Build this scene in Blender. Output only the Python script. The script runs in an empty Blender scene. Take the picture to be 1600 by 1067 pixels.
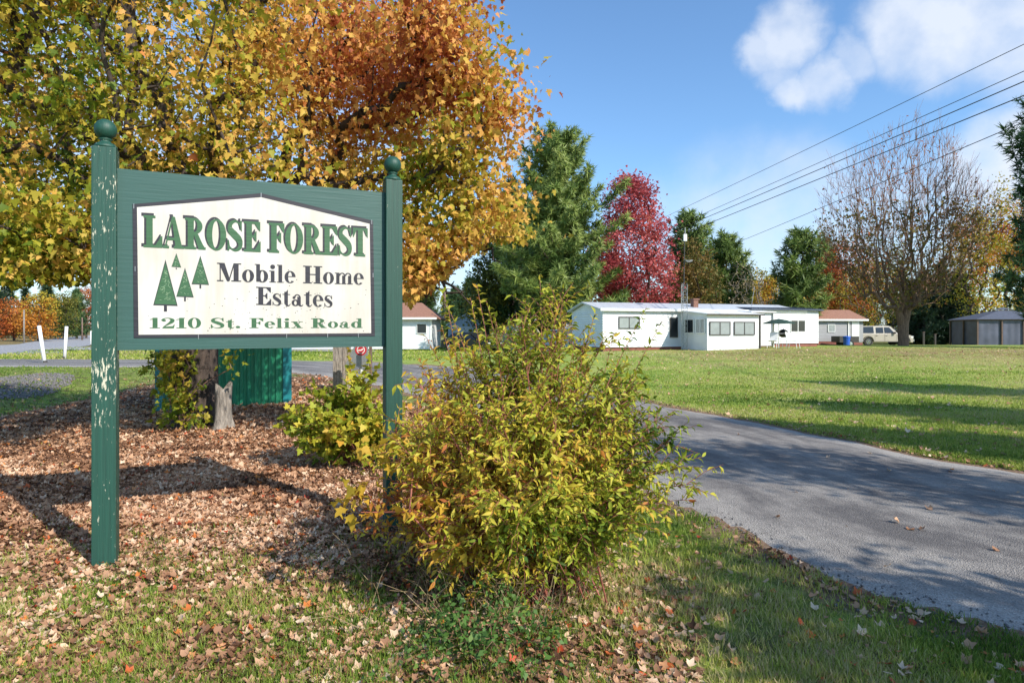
import bpy, bmesh, math, random
import numpy as np
from mathutils import Vector, Matrix
R = math.radians
rng = np.random.default_rng(7)
random.seed(7)
scene = bpy.context.scene
col = scene.collection

# ------------------------------------------------------------------ camera, sky, sun, exposure
cam_d = bpy.data.cameras.new('camera'); cam = bpy.data.objects.new('camera', cam_d); col.objects.link(cam)
cam_d.sensor_width = 36; cam_d.lens = 22.5; cam_d.shift_y = -18.5/1600
cam_d.clip_start = 0.05; cam_d.clip_end = 3000
cam.location = (0, 0, 1.62); cam.rotation_euler = (R(90), 0, 0)
scene.camera = cam
CAMZ = 1.62

SUN_EL = R(36.5); SUN_AZ = np.array([0.74, -0.67]); SUN_AZ = SUN_AZ/np.linalg.norm(SUN_AZ)
sun_dir = Vector((SUN_AZ[0]*math.cos(SUN_EL), SUN_AZ[1]*math.cos(SUN_EL), math.sin(SUN_EL)))
sl = bpy.data.lights.new('sun', 'SUN'); so = bpy.data.objects.new('sun', sl); col.objects.link(so)
sl.energy = 5.0; sl.angle = R(0.5); sl.color = (1.0, 0.93, 0.82)
so.rotation_euler = sun_dir.to_track_quat('Z', 'Y').to_euler()
so.location = (20, -20, 30)
scene.view_settings.view_transform = 'Standard'; scene.view_settings.look = 'None'
scene.view_settings.exposure = 0.30; scene.view_settings.gamma = 1.0
scene.cycles.max_bounces = 6; scene.cycles.transparent_max_bounces = 6

world = bpy.data.worlds.new('World'); scene.world = world; world.use_nodes = True
wn = world.node_tree.nodes; wl = world.node_tree.links; wn.clear()
def N(nodes, t, **kw):
    n = nodes.new(t)
    for k, v in kw.items(): setattr(n, k, v)
    return n
out = N(wn, 'ShaderNodeOutputWorld'); bg = N(wn, 'ShaderNodeBackground')
sky = N(wn, 'ShaderNodeTexSky'); sky.sky_type = 'NISHITA'; sky.sun_disc = False
sky.sun_elevation = SUN_EL; sky.sun_rotation = math.atan2(SUN_AZ[0], SUN_AZ[1])
sky.air_density = 1.0; sky.dust_density = 0.6; sky.ozone_density = 1.6
bg.inputs['Strength'].default_value = 0.14
tc = N(wn, 'ShaderNodeTexCoord')
def wmath(op, a, b=None, clamp=False):
    n = N(wn, 'ShaderNodeMath', operation=op, use_clamp=clamp)
    for i, v in enumerate((a, b)):
        if v is None: continue
        if isinstance(v, (int, float)): n.inputs[i].default_value = v
        else: wl.new(v, n.inputs[i])
    return n.outputs[0]
nz = N(wn, 'ShaderNodeTexNoise'); nz.inputs['Scale'].default_value = 9; nz.inputs['Detail'].default_value = 7; nz.inputs['Roughness'].default_value = .6
wl.new(tc.outputs['Generated'], nz.inputs['Vector'])
vm = N(wn, 'ShaderNodeVectorMath', operation='MULTIPLY_ADD')
vs = N(wn, 'ShaderNodeVectorMath', operation='SUBTRACT'); wl.new(nz.outputs['Color'], vs.inputs[0]); vs.inputs[1].default_value = (.5, .5, .5)
wl.new(vs.outputs[0], vm.inputs[0]); vm.inputs[1].default_value = (.085, .085, .085); wl.new(tc.outputs['Generated'], vm.inputs[2])
def cdir(px, py):
    v = Vector(((px-800)/1000, 1, (515-py)/1000)); return v.normalized()
mask = None
for (px, py, rr, st) in [(1240, 52, 50, .8), (1195, 78, 36, .7), (1215, 110, 34, .6), (1285, 128, 44, .8), (1240, 140, 34, .8), (1330, 95, 36, .6), (1420, 45, 66, .85), (1500, 35, 85, .9), (1600, 20, 100, .95), (1560, 85, 46, .5), (1700, 60, 120, .9),
                         (1560, 270, 80, .9), (1620, 250, 90, .95), (1250, 340, 120, .5), (1150, 380, 150, .55), (1010, 350, 80, .3), (800, 215, 55, .35), (740, 440, 120, .5), (120, 330, 300, .55), (1400, 420, 160, .5), (560, 250, 150, .35), (1850, 250, 200, .8)]:
    d = N(wn, 'ShaderNodeVectorMath', operation='DISTANCE'); wl.new(vm.outputs[0], d.inputs[0]); d.inputs[1].default_value = cdir(px, py)
    mr = N(wn, 'ShaderNodeMapRange'); mr.interpolation_type = 'SMOOTHSTEP'
    wl.new(d.outputs['Value'], mr.inputs[0]); mr.inputs[1].default_value = rr/1000*1.1; mr.inputs[2].default_value = rr/1000*.42
    mr.inputs[3].default_value = 0; mr.inputs[4].default_value = st
    mask = mr.outputs[0] if mask is None else wmath('MAXIMUM', mask, mr.outputs[0])
nz2 = N(wn, 'ShaderNodeTexNoise'); nz2.inputs['Scale'].default_value = 22; nz2.inputs['Detail'].default_value = 6
wl.new(tc.outputs['Generated'], nz2.inputs['Vector'])
tex = N(wn, 'ShaderNodeMapRange'); wl.new(nz2.outputs[0], tex.inputs[0]); tex.inputs[1].default_value = .3; tex.inputs[2].default_value = .6; tex.inputs[3].default_value = .6; tex.inputs[4].default_value = 1
mask = wmath('MULTIPLY', mask, tex.outputs[0], True)
mix = N(wn, 'ShaderNodeMix', data_type='RGBA'); wl.new(mask, mix.inputs[0]); 
tint = N(wn, 'ShaderNodeMix', data_type='RGBA', blend_type='MULTIPLY'); tint.inputs[0].default_value = 1.0
wl.new(sky.outputs[0], tint.inputs[6]); tint.inputs[7].default_value = (.88, 1.13, 1.32, 1)
wl.new(tint.outputs[2], mix.inputs[6])
mix.inputs[7].default_value = (5.0, 5.4, 6.1, 1)
wl.new(mix.outputs[2], bg.inputs['Color']); wl.new(bg.outputs[0], out.inputs[0])

# ------------------------------------------------------------------ helpers
def smooth(e0, e1, x):
    t = np.clip((np.asarray(x, float)-e0)/(e1-e0), 0, 1); return t*t*(3-2*t)
_lat = rng.random((32, 32, 32))
def vnoise(p, scale=1.0):
    q = np.asarray(p, float)*scale
    i = np.floor(q).astype(int); f = q-i; f = f*f*(3-2*f)
    r = 0
    for dx in (0, 1):
        for dy in (0, 1):
            for dz in (0, 1):
                w = (f[..., 0] if dx else 1-f[..., 0])*(f[..., 1] if dy else 1-f[..., 1])*(f[..., 2] if dz else 1-f[..., 2])
                r = r + w*_lat[(i[..., 0]+dx) % 32, (i[..., 1]+dy) % 32, (i[..., 2]+dz) % 32]
    return r
def P3(x, y, z=0):
    x = np.asarray(x, float); return np.stack([x, np.broadcast_to(y, x.shape), np.broadcast_to(z, x.shape)], -1)

NEAR = [(9, -4), (4.6, 1.2), (2.64, 3.3), (2.1, 4.2), (1.5, 5.8), (.7, 8), (-.4, 11), (-2, 15), (-4.5, 19.5), (-8, 24), (-13, 27.2), (-24, 28.2), (-48, 30)]
FAR = [(18, -4), (9, 3.5), (5.8, 7.26), (4.85, 9.7), (3.74, 12.5), (2.8, 15), (1.5, 19), (-.5, 24), (-3, 28), (-7, 31.6), (-14, 34.0), (-24, 34.8), (-48, 37)]
def catmull(pts, n=8):
    pts = [np.array(p, float) for p in pts]; pts = [2*pts[0]-pts[1]]+pts+[2*pts[-1]-pts[-2]]
    o = []
    for i in range(1, len(pts)-2):
        for k in range(n):
            t = k/n; a, b, c, d = pts[i-1:i+3]
            o.append(.5*((2*b)+(-a+c)*t+(2*a-5*b+4*c-d)*t*t+(-a+3*b-3*c+d)*t**3))
    o.append(pts[-2]); return np.array(o)
NEARC = catmull(NEAR, 14); FARC = catmull(FAR, 14)
_wig = lambda a, s: np.column_stack([a[:, 0]+(vnoise(P3(a[:, 0], a[:, 1], s), 1.7)-.5)*.28, a[:, 1]+(vnoise(P3(a[:, 0], a[:, 1], s+5), 1.7)-.5)*.28])
NEARC = _wig(NEARC, 1); FARC = _wig(FARC, 9)
DRIVE = np.vstack([NEARC, FARC[::-1]])
ROAD_N = [(-75, 26), (-33.2, 41.5), (-37, 50), (-41, 62), (-54, 90), (-90, 160), (-160, 300)]
ROAD_F = [(-95, 34), (-57, 50), (-50, 62), (-56, 74), (-72, 100), (-118, 180), (-190, 320)]
ROAD = np.array(ROAD_N+ROAD_F[::-1], float)
def in_poly(x, y, poly):
    x = np.asarray(x); y = np.asarray(y); c = np.zeros(x.shape, bool)
    j = len(poly)-1
    for i in range(len(poly)):
        xi, yi = poly[i]; xj, yj = poly[j]
        if yi != yj:
            m = ((yi > y) != (yj > y)) & (x < (xj-xi)*(y-yi)/(yj-yi)+xi); c ^= m
        j = i
    return c
def edge_dist(x, y, line):
    d = np.full(np.shape(x), 1e9)
    for a, b in zip(line[:-1], line[1:]):
        ab = b-a; L = ab@ab
        t = np.clip(((x-a[0])*ab[0]+(y-a[1])*ab[1])/max(L, 1e-9), 0, 1)
        d = np.minimum(d, np.hypot(x-a[0]-t*ab[0], y-a[1]-t*ab[1]))
    return d
def hterr(x, y):
    x = np.asarray(x, float); y = np.asarray(y, float)
    A = np.interp(x, [-4, 2, 5.5, 10, 15, 60], [0, .15, .37, .42, .52, .55])
    S = smooth(15, 38, y)*(1-smooth(45, 56, y)*.85)
    h = A*S
    h = h - .55*np.exp(-((x+13.5+.12*(y-15))/2.1)**2)*smooth(3, 8, y)*(1-smooth(20, 26, y))
    h = h - .16*smooth(-4, -9, x)*smooth(5, 9, y)*(1-smooth(18, 26, y))
    h = h + .10*smooth(60, 90, np.hypot(x, y))
    return h
def bumpz(x, y):
    off = 1-in_poly(x, y, DRIVE).astype(float)
    return (vnoise(P3(x, y, 0), 2.2)-.5)*.035*off

origin = {}
def tag(o, label=None, cat=None, group=None, kind=None):
    if label: o['label'] = label
    if cat: o['category'] = cat
    if group: o['group'] = group
    if kind: o['kind'] = kind
    return o
def thing(name, label, cat, loc, group=None):
    o = bpy.data.objects.new(name, None); o.empty_display_size = .3; col.objects.link(o); o.location = loc
    origin[o.name] = Vector(loc); return tag(o, label, cat, group)
def link(name, me, mats, parent=None, smoothf=False):
    o = bpy.data.objects.new(name, me); col.objects.link(o)
    for m in (mats if isinstance(mats, (list, tuple)) else [mats]): me.materials.append(m)
    if parent is not None:
        o.parent = parent; origin[o.name] = origin[parent.name]
        me.transform(Matrix.Translation(-origin[parent.name]))
    else: origin[o.name] = Vector((0, 0, 0))
    if smoothf: me.polygons.foreach_set('use_smooth', np.ones(len(me.polygons), bool))
    return o
def recenter(o):
    me = o.data; n = len(me.vertices); a = np.empty(n*3); me.vertices.foreach_get('co', a); a = a.reshape(-1, 3)
    c = Vector(((a[:, 0].min()+a[:, 0].max())/2, (a[:, 1].min()+a[:, 1].max())/2, a[:, 2].min()))
    me.transform(Matrix.Translation(-c)); o.location = c; return o

class MB:
    def __init__(s): s.v = []; s.f = []; s.m = []; s.mi = 0
    def add(s, vs, fs):
        b = len(s.v); s.v += [tuple(v) for v in vs]; s.f += [tuple(i+b for i in f) for f in fs]; s.m += [s.mi]*len(fs)
    def box(s, c, size, rz=0, rx=0, ry=0, bev=0):
        M = Matrix.Translation(Vector(c)) @ Matrix.Rotation(rz, 4, 'Z') @ Matrix.Rotation(rx, 4, 'X') @ Matrix.Rotation(ry, 4, 'Y')
        x, y, z = [t/2 for t in size]
        if bev <= 0:
            vs = [M @ Vector((a*x, b*y, c_*z)) for a in (-1, 1) for b in (-1, 1) for c_ in (-1, 1)]
            s.add(vs, [(0, 1, 3, 2), (4, 6, 7, 5), (0, 4, 5, 1), (2, 3, 7, 6), (0, 2, 6, 4), (1, 5, 7, 3)])
        else:
            bm = bmesh.new(); bmesh.ops.create_cube(bm, size=1)
            for v in bm.verts: v.co = Vector((v.co.x*2*x, v.co.y*2*y, v.co.z*2*z))
            bmesh.ops.bevel(bm, geom=bm.edges[:], offset=bev, segments=2, affect='EDGES', profile=.6)
            bm.verts.index_update()
            s.add([M @ v.co for v in bm.verts], [[v.index for v in f.verts] for f in bm.faces]); bm.free()
    def tube(s, p0, p1, r0, r1=None, n=8, cap=True):
        r1 = r0 if r1 is None else r1
        p0 = Vector(p0); p1 = Vector(p1); d = (p1-p0).normalized()
        a = d.orthogonal().normalized(); b = d.cross(a)
        vs = []
        for p, r in ((p0, r0), (p1, r1)):
            for k in range(n):
                t = 2*math.pi*k/n; vs.append(p+a*math.cos(t)*r+b*math.sin(t)*r)
        fs = [(k, (k+1) % n, n+(k+1) % n, n+k) for k in range(n)]
        if cap: fs += [tuple(range(n))[::-1], tuple(range(n, 2*n))]
        s.add(vs, fs)
    def path(s, pts, r, n=6):
        for a, b in zip(pts[:-1], pts[1:]): s.tube(a, b, r, r, n)
    def lathe(s, c, prof, n=20):
        c = Vector(c); vs = []; fs = []
        for (r, z) in prof:
            for k in range(n):
                t = 2*math.pi*k/n; vs.append(c+Vector((r*math.cos(t), r*math.sin(t), z)))
        for i in range(len(prof)-1):
            for k in range(n): fs.append((i*n+k, i*n+(k+1) % n, (i+1)*n+(k+1) % n, (i+1)*n+k))
        fs.append(tuple(range(n))[::-1]); fs.append(tuple((len(prof)-1)*n+k for k in range(n)))
        s.add(vs, fs)
    def prism(s, poly, O, U, V, W, t):
        """poly in (u,v) with origin O, axes U,V, extruded t along W"""
        O, U, V, W = map(Vector, (O, U, V, W)); n = len(poly)
        a = [O+U*u+V*v for u, v in poly]; b = [p+W*t for p in a]
        s.add(a+b, [tuple(range(n))[::-1], tuple(range(n, 2*n))]+[(k, (k+1) % n, n+(k+1) % n, n+k) for k in range(n)])
    def build(s, name, mat, parent=None, smoothf=False):
        me = bpy.data.meshes.new(name); me.from_pydata(s.v, [], s.f)
        if any(s.m): me.polygons.foreach_set('material_index', s.m)
        bm = bmesh.new(); bm.from_mesh(me); bmesh.ops.recalc_face_normals(bm, faces=bm.faces[:]); bm.to_mesh(me); bm.free()
        return link(name, me, mat, parent, smoothf)

def np_mesh(name, V, loops, sizes, attrs=None, mat=None, parent=None, smoothf=False):
    me = bpy.data.meshes.new(name)
    me.vertices.add(len(V)); me.vertices.foreach_set('co', np.ascontiguousarray(V, np.float32).ravel())
    me.loops.add(len(loops)); me.loops.foreach_set('vertex_index', np.ascontiguousarray(loops, np.int32))
    me.polygons.add(len(sizes)); st = np.zeros(len(sizes), np.int32); st[1:] = np.cumsum(sizes)[:-1]
    me.polygons.foreach_set('loop_start', st)
    try: me.polygons.foreach_set('loop_total', np.ascontiguousarray(sizes, np.int32))
    except Exception: pass
    me.update(calc_edges=True)
    for k, a in (attrs or {}).items():
        at = me.attributes.new(k, 'FLOAT', 'POINT'); at.data.foreach_set('value', np.ascontiguousarray(a, np.float32))
    return link(name, me, mat, parent, smoothf)

def inst_arrays(tv, tf, pos, rot, sc):
    """template verts (k,3), faces; pos (n,3); rot (n,3,3) columns=axes; sc (n,) or (n,3)"""
    tv = np.asarray(tv, float); n = len(pos); k = len(tv)
    sc = np.asarray(sc, float)
    if sc.ndim == 1: sc = np.repeat(sc[:, None], 3, 1)
    L = tv[None]*sc[:, None, :]
    V = np.einsum('nij,nkj->nki', rot, L)+pos[:, None, :]
    lp = np.concatenate([np.array(f) for f in tf]); sz = np.array([len(f) for f in tf])
    loops = (lp[None]+(np.arange(n)*k)[:, None]).ravel(); sizes = np.tile(sz, n)
    return V.reshape(-1, 3), loops, sizes, k
def merge(parts):
    Vs, Ls, Ss, As = [], [], [], []; b = 0
    for V, l, s_, a in parts:
        Vs.append(V); Ls.append(l+b); Ss.append(s_); As.append(a); b += len(V)
    return np.vstack(Vs), np.concatenate(Ls), np.concatenate(Ss), np.concatenate(As)
def rots(normal, heading):
    """rotation with z=normal, y~heading"""
    z = normal/np.linalg.norm(normal, axis=1, keepdims=True)
    x = np.cross(heading, z); nx = np.linalg.norm(x, axis=1, keepdims=True); x = np.where(nx > 1e-5, x/np.maximum(nx, 1e-6), np.array([1., 0, 0]))
    y = np.cross(z, x); return np.stack([x, y, z], 2)
def unit(n):
    v = rng.normal(size=(n, 3)); return v/np.linalg.norm(v, axis=1, keepdims=True)
def scatter_leaves(pos, normal, head, size, T, v):
    tv, tf = T
    V, l, s_, k = inst_arrays(tv, tf, pos, rots(normal, head), size)
    return V, l, s_, np.repeat(v, k)
# leaf templates: stalk at origin, tip toward +y
MAPLE = ([(0, 0, 0), (.18, .05, .03), (.42, -.02, .07), (.34, .2, .03), (.55, .45, .1), (.26, .45, .02), (.2, .72, .02), (0, 1.0, -.08), (-.2, .72, .02), (-.26, .45, .02), (-.55, .45, .1), (-.34, .2, .03), (-.42, -.02, .07), (-.18, .05, .03)],
         [(0, 1, 3, 5, 9, 11, 13), (1, 2, 3), (3, 4, 5), (5, 6, 7, 8, 9), (9, 10, 11), (11, 12, 13)])
LANCE = ([(0, 0, 0), (.14, .2, .06), (.17, .48, .09), (0, 1, -.2), (-.17, .48, .09), (-.14, .2, .06), (0, .5, 0)], [(0, 1, 2, 6), (6, 2, 3), (0, 6, 4, 5), (6, 3, 4)])
SMALL = ([(0, 0, 0), (.32, .45, .06), (0, 1, -.05), (-.32, .45, .06)], [(0, 1, 2, 3)])
DEAD = ([(0, 0, .02), (.3, .1, .12), (.5, .5, .18), (.2, .62, .03), (0, 1, .2), (-.25, .6, .05), (-.5, .42, .16), (-.28, .05, .1)], [(0, 1, 3, 5, 7), (1, 2, 3), (3, 4, 5), (5, 6, 7)])
BLADE = ([(-.5, 0, 0), (.5, 0, 0), (.38, .1, .55), (-.38, .1, .55), (0, .38, 1)], [(0, 1, 2, 3), (3, 2, 4)])
def _tuft(n, seed):
    r = np.random.default_rng(seed); vs = []; fs = []
    for i in range(n):
        a = r.random()*2*math.pi; e = r.uniform(-.35, 1.25); d = np.array([math.cos(a)*math.cos(e), math.sin(a)*math.cos(e), math.sin(e)])
        s_ = np.cross(d, [0.1, .2, 1]); s_ /= np.linalg.norm(s_); b = len(vs); w = .085
        vs += [tuple(-s_*w+d*.05), tuple(s_*w+d*.05), tuple(d)]; fs.append((b, b+1, b+2))
    return vs, fs
TUFT = _tuft(11, 3)
SPRUCE = _tuft(8, 5)

def tubes(P0, P1, R0, R1, n):
    P0 = np.asarray(P0, float); P1 = np.asarray(P1, float); m = len(P0)
    d = P1-P0; d /= np.maximum(np.linalg.norm(d, axis=1, keepdims=True), 1e-9)
    ref = np.where(np.abs(d[:, 2:3]) > .9, np.array([[1., 0, 0]]), np.array([[0, 0, 1.]]))
    a = np.cross(d, ref); a /= np.linalg.norm(a, axis=1, keepdims=True); b = np.cross(d, a)
    t = np.arange(n)*2*math.pi/n
    off = a[:, None]*np.cos(t)[None, :, None]+b[:, None]*np.sin(t)[None, :, None]
    V = np.concatenate([P0[:, None]+off*R0[:, None, None], P1[:, None]+off*R1[:, None, None]], 1).reshape(-1, 3)
    q = np.array([(k, (k+1) % n, n+(k+1) % n, n+k) for k in range(n)])
    loops = (q.ravel()[None]+(np.arange(m)*2*n)[:, None]).ravel()
    return V, loops, np.full(m*n, 4), np.zeros(len(V))

# ------------------------------------------------------------------ materials
def srgb(*c):
    return tuple(((x/255)/12.92 if x/255 <= .04045 else ((x/255+.055)/1.055)**2.4) for x in c)+(1,)
def newmat(name):
    m = bpy.data.materials.new(name); m.use_nodes = True; nt = m.node_tree
    b = nt.nodes['Principled BSDF']; return m, nt, b
def ln(nt, a, b): nt.links.new(a, b)
def mat_plain(name, c, rough=.6, var=.15, scale=6, bump=.0, metal=0, bscale=None):
    m, nt, b = newmat(name); b.inputs['Roughness'].default_value = rough; b.inputs['Metallic'].default_value = metal
    tcn = N(nt.nodes, 'ShaderNodeTexCoord')
    n = N(nt.nodes, 'ShaderNodeTexNoise'); n.inputs['Scale'].default_value = scale; n.inputs['Detail'].default_value = 8; ln(nt, tcn.outputs['Object'], n.inputs['Vector'])
    r = N(nt.nodes, 'ShaderNodeMapRange'); ln(nt, n.outputs[0], r.inputs[0]); r.inputs[1].default_value = .3; r.inputs[2].default_value = .7; r.inputs[3].default_value = 1-var; r.inputs[4].default_value = 1+var
    x = N(nt.nodes, 'ShaderNodeMix', data_type='RGBA', blend_type='MULTIPLY'); x.inputs[0].default_value = 1; x.inputs[6].default_value = tuple(c[:3])+(1,)
    ln(nt, r.outputs[0], x.inputs[7]); ln(nt, x.outputs[2], b.inputs['Base Color'])
    if bump:
        n2 = N(nt.nodes, 'ShaderNodeTexNoise'); n2.inputs['Scale'].default_value = bscale or scale*6; n2.inputs['Detail'].default_value = 6; ln(nt, tcn.outputs['Object'], n2.inputs['Vector'])
        bp = N(nt.nodes, 'ShaderNodeBump'); bp.inputs['Strength'].default_value = bump; bp.inputs['Distance'].default_value = .02
        ln(nt, n2.outputs[0], bp.inputs['Height']); ln(nt, bp.outputs[0], b.inputs['Normal'])
    return m
def mat_leaf(name, stops, transl=.35, rough=.55, spec=.3):
    m, nt, b = newmat(name); b.inputs['Roughness'].default_value = rough
    try: b.inputs['Specular IOR Level'].default_value = spec
    except Exception: pass
    a = N(nt.nodes, 'ShaderNodeAttribute'); a.attribute_name = 'v'
    cr = N(nt.nodes, 'ShaderNodeValToRGB'); e = cr.color_ramp.elements
    while len(e) < len(stops): e.new(.5)
    for i, (p, c) in enumerate(stops): e[i].position = p; e[i].color = tuple(c[:3])+(1,)
    ln(nt, a.outputs['Fac'], cr.inputs[0]); ln(nt, cr.outputs[0], b.inputs['Base Color'])
    t = N(nt.nodes, 'ShaderNodeBsdfTranslucent'); ln(nt, cr.outputs[0], t.inputs['Color'])
    mx = N(nt.nodes, 'ShaderNodeMixShader'); mx.inputs[0].default_value = transl
    o = nt.nodes['Material Output']; ln(nt, b.outputs[0], mx.inputs[1]); ln(nt, t.outputs[0], mx.inputs[2]); ln(nt, mx.outputs[0], o.inputs[0])
    return m
def mat_siding(name, c, pitch=.12, depth=.012, axis='Z', rough=.5, var=.06):
    m, nt, b = newmat(name); b.inputs['Roughness'].default_value = rough
    g = N(nt.nodes, 'ShaderNodeNewGeometry'); sp = N(nt.nodes, 'ShaderNodeSeparateXYZ'); ln(nt, g.outputs['Position'], sp.inputs[0])
    mu = N(nt.nodes, 'ShaderNodeMath', operation='DIVIDE'); ln(nt, sp.outputs[axis], mu.inputs[0]); mu.inputs[1].default_value = pitch
    fr = N(nt.nodes, 'ShaderNodeMath', operation='FRACT'); ln(nt, mu.outputs[0], fr.inputs[0])
    bp = N(nt.nodes, 'ShaderNodeBump'); bp.inputs['Strength'].default_value = 1; bp.inputs['Distance'].default_value = depth; bp.invert = True
    ln(nt, fr.outputs[0], bp.inputs['Height']); ln(nt, bp.outputs[0], b.inputs['Normal'])
    n = N(nt.nodes, 'ShaderNodeTexNoise'); n.inputs['Scale'].default_value = 1.5; n.inputs['Detail'].default_value = 6; ln(nt, g.outputs['Position'], n.inputs['Vector'])
    r = N(nt.nodes, 'ShaderNodeMapRange'); ln(nt, n.outputs[0], r.inputs[0]); r.inputs[1].default_value = .3; r.inputs[2].default_value = .7; r.inputs[3].default_value = 1-var*2; r.inputs[4].default_value = 1
    x = N(nt.nodes, 'ShaderNodeMix', data_type='RGBA', blend_type='MULTIPLY'); x.inputs[0].default_value = 1; x.inputs[6].default_value = tuple(c[:3])+(1,)
    ln(nt, r.outputs[0], x.inputs[7]); ln(nt, x.outputs[2], b.inputs['Base Color'])
    return m
def mat_bark(name, c, scale=5):
    m, nt, b = newmat(name); b.inputs['Roughness'].default_value = .9
    g = N(nt.nodes, 'ShaderNodeTexCoord'); mp = N(nt.nodes, 'ShaderNodeMapping'); mp.inputs['Scale'].default_value = (scale*2, scale*2, scale*.35); ln(nt, g.outputs['Object'], mp.inputs[0])
    n = N(nt.nodes, 'ShaderNodeTexNoise'); n.inputs['Scale'].default_value = 1.5; n.inputs['Detail'].default_value = 8; n.inputs['Roughness'].default_value = .7; ln(nt, mp.outputs[0], n.inputs['Vector'])
    cr = N(nt.nodes, 'ShaderNodeValToRGB'); e = cr.color_ramp.elements; e[0].position = .35; e[1].position = .7
    e[0].color = tuple(x*.45 for x in c[:3])+(1,); e[1].color = tuple(min(1, x*1.5) for x in c[:3])+(1,)
    ln(nt, n.outputs[0], cr.inputs[0]); ln(nt, cr.outputs[0], b.inputs['Base Color'])
    bp = N(nt.nodes, 'ShaderNodeBump'); bp.inputs['Strength'].default_value = .9; bp.inputs['Distance'].default_value = .04; ln(nt, n.outputs[0], bp.inputs['Height']); ln(nt, bp.outputs[0], b.inputs['Normal'])
    return m
def mat_glass(name, c=(.02, .025, .03)):
    m, nt, b = newmat(name); b.inputs['Base Color'].default_value = tuple(c)+(1,); b.inputs['Roughness'].default_value = .08
    n = N(nt.nodes, 'ShaderNodeTexNoise'); n.inputs['Scale'].default_value = 1.2
    bp = N(nt.nodes, 'ShaderNodeBump'); bp.inputs['Strength'].default_value = .1; ln(nt, n.outputs[0], bp.inputs['Height']); ln(nt, bp.outputs[0], b.inputs['Normal'])
    return m
def mat_painted_wood(name, c, chip=(.55, .52, .40), amount=.64, vert=True, grain=(.72, 1.2)):
    m, nt, b = newmat(name); b.inputs['Roughness'].default_value = .55
    g = N(nt.nodes, 'ShaderNodeTexCoord')
    mp = N(nt.nodes, 'ShaderNodeMapping'); mp.inputs['Scale'].default_value = (85, 85, 17) if vert else (6, 6, 30); ln(nt, g.outputs['Object'], mp.inputs[0])
    n = N(nt.nodes, 'ShaderNodeTexNoise'); n.inputs['Scale'].default_value = 1; n.inputs['Detail'].default_value = 6; n.inputs['Roughness'].default_value = .65; ln(nt, mp.outputs[0], n.inputs['Vector'])
    n1 = N(nt.nodes, 'ShaderNodeTexNoise'); n1.inputs['Scale'].default_value = 3.2; n1.inputs['Detail'].default_value = 3; ln(nt, g.outputs['Object'], n1.inputs['Vector'])
    ad = N(nt.nodes, 'ShaderNodeMath', operation='MULTIPLY_ADD'); ln(nt, n1.outputs[0], ad.inputs[0]); ad.inputs[1].default_value = .45; ln(nt, n.outputs[0], ad.inputs[2])
    r = N(nt.nodes, 'ShaderNodeMapRange'); ln(nt, ad.outputs[0], r.inputs[0]); r.inputs[1].default_value = amount+.22; r.inputs[2].default_value = amount+.25
    # grain
    mg = N(nt.nodes, 'ShaderNodeMapping'); mg.inputs['Scale'].default_value = (90, 90, 3) if vert else (3, 3, 60); ln(nt, g.outputs['Object'], mg.inputs[0])
    ng = N(nt.nodes, 'ShaderNodeTexNoise'); ng.inputs['Scale'].default_value = 1; ng.inputs['Detail'].default_value = 4; ln(nt, mg.outputs[0], ng.inputs['Vector'])
    rg = N(nt.nodes, 'ShaderNodeMapRange'); ln(nt, ng.outputs[0], rg.inputs[0]); rg.inputs[1].default_value = .3; rg.inputs[2].default_value = .7; rg.inputs[3].default_value = grain[0]; rg.inputs[4].default_value = grain[1]
    x0 = N(nt.nodes, 'ShaderNodeMix', data_type='RGBA', blend_type='MULTIPLY'); x0.inputs[0].default_value = 1; x0.inputs[6].default_value = tuple(c[:3])+(1,); ln(nt, rg.outputs[0], x0.inputs[7])
    x = N(nt.nodes, 'ShaderNodeMix', data_type='RGBA'); ln(nt, r.outputs[0], x.inputs[0]); ln(nt, x0.outputs[2], x.inputs[6]); x.inputs[7].default_value = tuple(chip)+(1,)
    ln(nt, x.outputs[2], b.inputs['Base Color'])
    sb = N(nt.nodes, 'ShaderNodeMath', operation='MULTIPLY_ADD'); ln(nt, r.outputs[0], sb.inputs[0]); sb.inputs[1].default_value = -.6; ln(nt, ng.outputs[0], sb.inputs[2])
    bp = N(nt.nodes, 'ShaderNodeBump'); bp.inputs['Strength'].default_value = .5; bp.inputs['Distance'].default_value = .004; ln(nt, sb.outputs[0], bp.inputs['Height']); ln(nt, bp.outputs[0], b.inputs['Normal'])
    return m

M = {}
M['bark'] = mat_bark('bark', (.07, .05, .04)); M['bark_warm'] = mat_bark('warm brown bark', (.21, .13, .085)); M['bark_grey'] = mat_bark('bark grey', (.22, .19, .16)); M['bark_pale'] = mat_bark('weathered wood', (.27, .235, .2), 8)
M['bark_dark'] = mat_bark('dark bark', (.09, .065, .05)); M['twig'] = mat_plain('twig', (.24, .13, .085), .8, .3); M['red_stem'] = mat_plain('red stem', (.28, .09, .06), .6, .3, 20)
M['autumn'] = mat_leaf('maple leaves', [(0, (.07, .12, .012)), (.22, (.17, .24, .02)), (.42, (.42, .38, .035)), (.6, (.72, .46, .09)), (.78, (.74, .38, .10)), (.93, (.66, .26, .08)), (1, (.42, .12, .05))], .42)
M['red'] = mat_leaf('red maple leaves', [(0, (.22, .03, .04)), (.5, (.52, .10, .11)), (.85, (.70, .20, .17)), (1, (.65, .36, .2))], .4)
M['orange'] = mat_leaf('orange leaves', [(0, (.2, .05, .02)), (.5, (.5, .13, .03)), (1, (.6, .32, .05))], .35)
M['yellow'] = mat_leaf('yellow leaves', [(0, (.09, .13, .02)), (.5, (.3, .28, .03)), (.8, (.5, .38, .04)), (1, (.55, .22, .03))], .35)
M['olive'] = mat_leaf('olive leaves', [(0, (.03, .05, .01)), (.6, (.11, .13, .02)), (1, (.22, .2, .03))], .3)
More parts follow.
